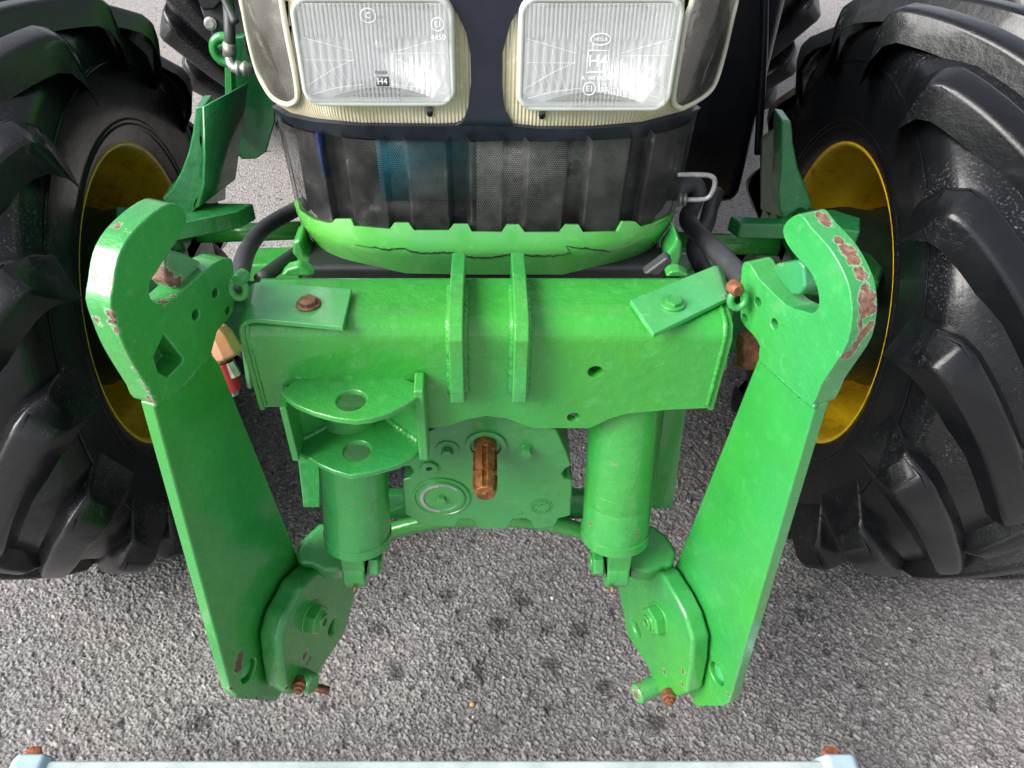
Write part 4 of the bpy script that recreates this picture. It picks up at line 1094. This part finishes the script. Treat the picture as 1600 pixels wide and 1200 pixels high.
# ---- lift rams
for s, (bx, by) in ((-1, (559, 833)), (1, (961, 828))):
    R_ = part('lift_ram')
    bot = AY(bx, by, .735); top = AY(760+s*216, 648, .778) if s > 0 else AY(760-s*-207, 648, .778)
    if s < 0: top = Vector((-AY(976, 648, .778).x*.985, top.y, top.z))
    axr = (top-bot).normalized(); L_ = (top-bot).length+.08
    lathe('ram_barrel', bot, axr, [(-.012, .0505), (-.010, .0528), (.006, .0528), (.0065, .0508), (.066, .0508), (.067, .0503), (.0675, .0508), (.094, .0508), (.0945, .0503), (.095, .0508), (L_, .0508)] if s > 0 else
          [(-.012, .0505), (-.010, .0528), (.006, .0528), (.0065, .0508), (.094, .0508), (.0945, .0503), (.095, .0508), (L_, .0508)], M_cast, R_, 56, .0008)
    # eye
    ex = AY(557 if s < 0 else 955, 882, .735)
    e0 = Vector((ex.x - s*.0*0, ex.y, ex.z))
    xin = AY(575, 882, .735).x if s < 0 else AY(944, 882, .735).x
    xout = AY(541, 882, .735).x if s < 0 else AY(978, 882, .735).x
    ext = abs(xin-xout)
    bmE = bmesh.new(); add_lathe(bmE, (xout, ex.y, ex.z), (-s, 0, 0), [(0, .033), (.002, .036), (ext-.002, .036), (ext, .033)], 40)
    add_prism(bmE, [(xout, ex.y-.030, ex.z), (xout-s*ext, ex.y-.030, ex.z), (xout-s*ext, ex.y-.024, ex.z+.055), (xout, ex.y-.024, ex.z+.055)], (0, .055, 0))
    o = bm_obj('ram_eye', bmE, M_cast, R_); bevel(o, .002, 2, 30)
    xn = AY(578, 872, .735).x if s < 0 else AY(941, 872, .735).x
    bmn = bmesh.new(); add_lathe(bmn, (xn, ex.y, ex.z+.008), (-s, 0, 0), [(0, .024), (.014, .024), (.016, .021)], 6)
    add_lathe(bmn, (xn-s*.015, ex.y, ex.z+.008), (-s, 0, 0), [(0, .014), (.004, .014), (.005, .012)], 24)
    o = bm_obj('nut', bmn, M_cast, R_); bevel(o, .0015, 2, 25)
    g_ = ex+Vector((-s*.002, -.037, -.008)); lathe('grease_nipple', g_, (0, -1, -.3), [(0, .004), (.003, .0045), (.004, .003), (.007, .0035), (.009, .002)], M_rustpin, R_, 10)
    # flat bar behind
    if s < 0: pl = [(462, 690), (500, 690), (500, 793), (474, 793)]
    else: pl = [(1037, 640), (1072, 640), (1051, 795), (1018, 795)]
    prism('guide_bar', [AY(a, b, .845) for a, b in pl], (0, .03, 0), M_cast, R_, .002)

# ---- forged link pivots (casting at ram foot) and the folded lower links
PSI = math.radians(20)
def side_build(s):
    n = Vector((-s*math.cos(PSI), -math.sin(PSI), 0))     # faces inwards and to the front
    # arm plane through the arm's upper front corner
    P0 = AD(760+s*520, 635, .85)
    P1 = P0 + n*(.044 if s < 0 else .037)
    A = lambda a, b: AP(a, b, n, P0)
    B = lambda a, b: AP(a, b, n, P1)
    out = -n
    if s < 0:
        arm = [(240, 632), (361, 1078), (372, 1092), (432, 1096), (470, 1040), (500, 960), (470, 880), (345, 570), (325, 545), (282, 598)]
        hole = (389, 1048)
    else:
        arm = [(1274, 634), (1139, 1098), (1128, 1104), (1086, 1104), (1062, 1050), (1020, 960), (1062, 868), (1190, 545), (1225, 575)]
        hole = (1119, 1053)
    rim_sp = []
    if s < 0: sp = [(A(376, 1022), .009), (A(374, 1032), .013), (A(373, 1042), .012), (A(400, 1094), .009), (A(385, 1092), .006), (A(415, 1094), .006), (A(360, 1078), .006), (A(300, 870), .002), (A(308, 900), .002)]
    else: sp = [(A(1150, 1090), .004), (A(1257, 752), .004), (A(1138, 1085), .002)]
    Mat = paint('green arm paint', spots=sp, peel=.28, rough=.27, wear=.75, grime=.12, deep=True, color=(.030, .29, .045))
    L = prism('lower_link', [A(*p) for p in arm], out*.019, Mat, T, .0028, 3)
    hc = A(*hole)
    cutters_apply(L, [(hc-out*.01, out, [(0, .019), (.06, .019)])])
    # domed pin head in the hole; paler paint stands in for light on it
    lathe('pin_head', hc+out*.0035, out, [(0, .001), (.0006, .008), (.002, .0135), (.005, .0175), (.012, .0185)], M_strap, L, 24)
    # ---- claw
    if s < 0:
        claw = [(267, 316), (249, 322), (225, 340), (201, 364), (184, 391), (176, 418), (172, 446), (168, 476), (178, 510), (191, 544), (209, 577), (229, 610), (240, 631), (262, 616), (285, 597),
                (308, 570), (327, 550), (336, 517), (357, 493), (363, 472), (361, 412), (354, 403), (330, 410), (274, 458), (262, 468), (248, 474), (238, 472), (231, 464), (229, 451), (232, 437), (241, 424), (256, 400), (273, 375), (285, 354), (288, 338), (281, 325)]
        sp = [(A(200, 350), .007), (A(170, 440), .005), (A(168, 452), .004), (A(168, 492), .006), (A(174, 505), .006), (A(179, 514), .004), (A(150, 445), .005), (A(202, 533), .002), (A(240, 468), .005), (A(256, 468), .006), (A(268, 462), .004),
              (A(219, 600), .003), (A(226, 610), .004), (A(233, 622), .004), (A(238, 630), .003), (A(207, 580), .003), (A(188, 360), .003)]
        # chips that sit on the outer rim, thickness behind the face
        sp += [(A(203, 352)+out*.02, .007), (A(176, 440)+out*.018, .008), (A(183, 505)+out*.02, .007), (A(140, 445)+out*.030, .007)]
    else:
        claw = [(1252, 333), (1234, 344), (1227, 360), (1234, 381), (1250, 402), (1267, 420), (1277, 438), (1283, 459), (1283, 478), (1273, 488), (1257, 484), (1232, 475), (1190, 434), (1177, 412), (1168, 408), (1163, 416), (1161, 450),
                (1160, 492), (1168, 510), (1180, 522), (1191, 540), (1190, 562), (1225, 591), (1255, 618), (1273, 633), (1288, 600), (1312, 564), (1329, 534), (1336, 495), (1335, 468), (1330, 441), (1315, 408), (1297, 381), (1272, 354), (1262, 340)]
        sp = [(A(1330, 470)+out*.016, .013), (A(1336, 487)+out*.016, .012), (A(1325, 430)+out*.014, .009), (A(1318, 410)+out*.014, .009), (A(1306, 392)+out*.014, .010), (A(1297, 376)+out*.012, .008), (A(1270, 352)+out*.016, .008), (A(1262, 345)+out*.016, .007),
              (A(1336, 455)+out*.014, .007), (A(1330, 503)+out*.008, .006), (A(1329, 525)+out*.014, .008), (A(1322, 538)+out*.010, .009), (A(1314, 552)+out*.006, .009), (A(1335, 515)+out*.020, .006), (A(1296, 600), .004), (A(1270, 428)+out*.01, .005), (A(1276, 440)+out*.01, .005)]
    Mc = paint('green claw paint, chipped', spots=sp, peel=1.0, rough=.30, wear=.715, grime=.15, color=(.036, .30, .055))
    fr = .004
    cw = [A(*p)+n*fr for p in claw]; cs = []; nn_ = len(cw)
    for i in range(nn_):
        a, b, c, d = cw[i-1], cw[i], cw[(i+1) % nn_], cw[(i+2) % nn_]
        cs += [b, .5*((2*b)+(c-a)*.5+(2*a-5*b+4*c-d)*.25+(3*b-a-3*c+d)*.125)]
    C = prism('claw', cs, out*(.028+fr), Mc, L, .0075, 4, 30)
    # thumb dimple on the tip, small holes
    if s < 0:
        holes = [(302, 491, .0060), (333, 457, .0055), (353, 484, .005)]
        tri = [(252, 522), (236, 556), (243, 580), (258, 588), (280, 566), (282, 560)]
        latch = [(261, 400), (266, 391), (288, 396), (316, 410), (308, 424), (275, 455), (260, 440)]
    else:
        holes = [(1214, 505, .0060), (1188, 471, .0055), (1167, 496, .005)]
        tri = None
        latch = [(1206, 423), (1210, 412), (1248, 406), (1256, 416), (1258, 450), (1248, 462), (1236, 462), (1222, 446)]
    cutters_apply(C, [(A(a, b)+n*.02, out, [(0, r), (.035, r)]) for a, b, r in holes])
    if tri:
        bm = bmesh.new(); add_prism(bm, [A(a, b)+n*.03 for a, b in tri], out*.055); cu = bm_obj('cutter', bm)
        m = C.modifiers.new('cut', 'BOOLEAN'); m.solver = 'EXACT'; m.object = cu
        bv = [x for x in C.modifiers if x.type == 'BEVEL'][0]; bv.show_viewport = False
        C.modifiers.move(len(C.modifiers)-1, 0); bpy.context.view_layer.update()
        me = bpy.data.meshes.new_from_object(C.evaluated_get(bpy.context.evaluated_depsgraph_get())); C.modifiers.remove(m); C.data = me
        me.polygons.foreach_set('use_smooth', [True]*len(me.polygons)); bv.show_viewport = True; bpy.data.objects.remove(cu)
    # latch tooth
    Ml = paint('latch tooth, half bare', color=(.10, .30, .14) if s < 0 else (.035, .26, .07), wear=.62, rough=.35, spots=[(A(268, 440)+out*.01, .016), (A(282, 440)+out*.01, .010)] if s < 0 else [(A(1256, 446)+out*.02, .004)])
    prism('latch', [AP(*p, n, P0+out*.005) for p in latch], out*.024, Ml, L, .004, 3, 22)
    # weld bead where the claw meets the arm
    wl = [(240, 633), (262, 619), (286, 600), (309, 573), (328, 551)] if s < 0 else [(1274, 635), (1255, 620), (1225, 593), (1190, 563)]
    weld([A(*p) for p in wl], .0036, Mc, L)
    # end plate at the rear of the claw
    ep = [(362, 412), (372, 420), (372, 470), (362, 480)] if s < 0 else [(1160, 414), (1150, 424), (1150, 478), (1160, 492)]
    prism('latch_cover', [A(*p)+out*.008 for p in ep], out*.034, Mc, L, .003, 3)

    # ---- casting
    K = part('link_pivot')
    if s < 0:
        cast = [(472, 916), (464, 934), (447, 965), (437, 1003), (440, 1040), (446, 1082), (456, 1088), (484, 1082), (502, 1048), (540, 992), (553, 945), (559, 918), (553, 872), (530, 872), (508, 882), (490, 898)]
        lobe = [(461, 862), (475, 839), (501, 815), (535, 822), (543, 850), (543, 884), (528, 894), (506, 894), (486, 884), (466, 882)]
        nut, hole2, pinp = (486, 964), (521, 980), (470, 1060)
        bolt = (467, 1057)
    else:
        cast = [(1046, 918), (1056, 934), (1071, 965), (1082, 1003), (1080, 1040), (1072, 1084), (1060, 1090), (1030, 1084), (1014, 1048), (978, 992), (970, 945), (965, 920), (972, 872), (994, 872), (1016, 882), (1034, 898)]
        lobe = [(1058, 862), (1044, 838), (1018, 818), (988, 824), (979, 850), (978, 884), (992, 894), (1014, 896), (1034, 886), (1052, 884)]
        nut, hole2, pinp = (1030, 966), (994, 984), (1022, 1072)
        bolt = (1046, 1076)
    if s < 0: spk = [(A(425, 1000)+n*.01, .006), (B(476, 1024), .010), (A(432, 975)+n*.006, .006), (B(484, 1030), .006), (B(472, 1050), .008), (B(480, 1035), .006), (B(448, 1075), .005), (B(450, 1084), .005)]
    else: spk = [(B(1068, 1050), .004), (B(1066, 1068), .003), (B(1038, 1050), .006), (B(1005, 905), .001)]
    Mk = paint('green casting paint, rusty foot', spots=spk, deep=True, peel=.8, rough=.30, wear=.70, color=(.036, .285, .052))
    cp = prism('pivot_plate', [B(*p) for p in cast], out*(.040 if s < 0 else .033), Mk, K, .010, 4, 22)
    h2 = B(*hole2); cutters_apply(cp, [(h2+n*.01, out, [(0, .0125), (.09, .0125)])])
    nl = Vector((0, -.34, .94)).normalized()
    q0 = AP(*(lobe[3]), nl, AY(555 if s < 0 else 965, 870, .745))
    prism('pivot_arm', [AP(a, b, nl, q0) for a, b in lobe], -nl*.070 + out*.012, Mk, K, .013, 4, 22)
    # fork recess, dark gap between arm and casting
    pn = B(*nut); bmn = bmesh.new()
    add_lathe(bmn, pn-n*.002, n, [(0, .030), (.003, .030), (.004, .028)], 36)
    add_lathe(bmn, pn+n*.001, n, [(0, .027), (.016, .027), (.019, .0235)], 6)
    add_lathe(bmn, pn+n*.018, n, [(0, .017), (.003, .017), (.004, .0155), (.004, .0135), (.008, .0135), (.009, .0125), (.009, .007), (.005, .0065)], 28)
    o = bm_obj('nut', bmn, Mk, K); bevel(o, .0018, 2, 25)
    lathe('nut_core', pn+n*.0215, n, [(0, .0072), (.002, .007)], M_rust, K, 12)
    # bottom cross pin with its bolt
    pp = B(*pinp); side_in = n
    pd = (n*1.0 + Vector((0, -.10, .05))).normalized()
    Mp = paint('worn pin', color=(.05, .30, .10), wear=.60, spots=[(pp+pd*.045, .012)] if s > 0 else [])
    lathe('pin', pp-pd*.01, pd, [(0, .0185), (.047 if s > 0 else .034, .0185), (.050 if s > 0 else .037, .016)], Mp, K, 28, .001)
    pb = B(*bolt)+n*.004 + (Vector((0, -.014, 0)))
    bmb = bmesh.new(); bd = Vector((s*-.05, -.9, .25)).normalized()
    add_lathe(bmb, pb, bd, [(-.01, .0125), (.004, .0125), (.006, .010)], 16); add_lathe(bmb, pb+bd*.004, bd, [(0, .009), (.007, .009), (.008, .007)], 6); add_lathe(bmb, pb+bd*.010, bd, [(0, .0048), (.006, .0048)], 12)
    o = bm_obj('bolt', bmb, M_rust, K); bevel(o, .001, 2, 30)
    if s < 0: lathe('pin_tail', B(478, 1070)+n*.004, Vector((.85, -.1, -.25)), [(0, .007), (.036, .0075), (.038, .005)], M_rust, K, 12)
side_build(-1); side_build(1)

# ================================================================== loose foreground frame
FR = bpy.data.objects.new('steel_frame', None); COL.objects.link(FR)
FR['label'] = 'pale steel bar with two rusty bolts lying across the bottom edge of the picture'.replace('picture', 'tarmac')
FR['label'] = 'pale painted steel bar with rusty bolts in blue-grey clamps, in front of the tractor'; FR['category'] = 'steel bar'
M_pale = plain('pale mint painted steel', (.40, .46, .47), .4, 0, 9, .25, .3); M_clamp = plain('blue grey clamp', (.33, .44, .54), .35, 0, 30, .15, .2)
M_orange = rusty('orange rusty bolt', (.42, .13, .06), .6, .1)
zf = AY(700, 1187, .56).z
box('bar', (AY(30, 1186, .56).x, .516, zf-.04), (AY(1320, 1186, .56).x, .56, zf), M_pale, FR, .006, 3)
for (a, b) in ((44, 1184), (1310, 1184)):
    c = AY(a, b, .56); c.y = .545
    prism('clamp', [(c.x-.040, .50, zf-.05), (c.x+.038, .50, zf-.05), (c.x+.038, .50, zf-.004), (c.x+.026, .50, zf+.010), (c.x-.020, .50, zf+.010), (c.x-.040, .50, zf-.015)], (0, .068, 0), M_clamp, FR, .006, 3)
    s = 1 if a < 700 else -1
    bp_ = AY(60 if a < 700 else 1293, 1183, .585)
    lathe('bolt', Vector((bp_.x, .572, bp_.z+.004)), (0, .55, 1), [(0, .017), (.024, .017), (.027, .014)], M_orange, FR, 6, .002)
for x in (-.72, .52):
    box('foot', (x-.02, .45, 0.0), (x+.02, .50, zf-.04), M_pale, FR, .004); box('foot_rail', (x-.02, .30, zf-.045), (x+.02, .512, zf-.010), M_pale, FR, .004)

# small loose things on the tarmac
def pebble(name, px, r, mat, label, cat):
    p = AZ(*px, .004); bm = bmesh.new(); bmesh.ops.create_icosphere(bm, subdivisions=2, radius=r)
    for v in bm.verts: v.co = Vector((v.co.x*random.uniform(.8, 1.2), v.co.y*random.uniform(.8, 1.1), v.co.z*.6))
    o = bm_obj(name, bm, mat); o.location = p+Vector((0, 0, r*.3)); o['label'] = label; o['category'] = cat
pebble('fleck', (738, 1101), .0062, plain('ochre fleck', (.50, .33, .12), .7), 'small ochre chip of stone on the tarmac in front of the tractor', 'stone')
pebble('pebble', (863, 935), .0052, plain('pale pebble', (.62, .60, .57), .7), 'tiny pale pebble on the tarmac below the right lift ram', 'pebble')
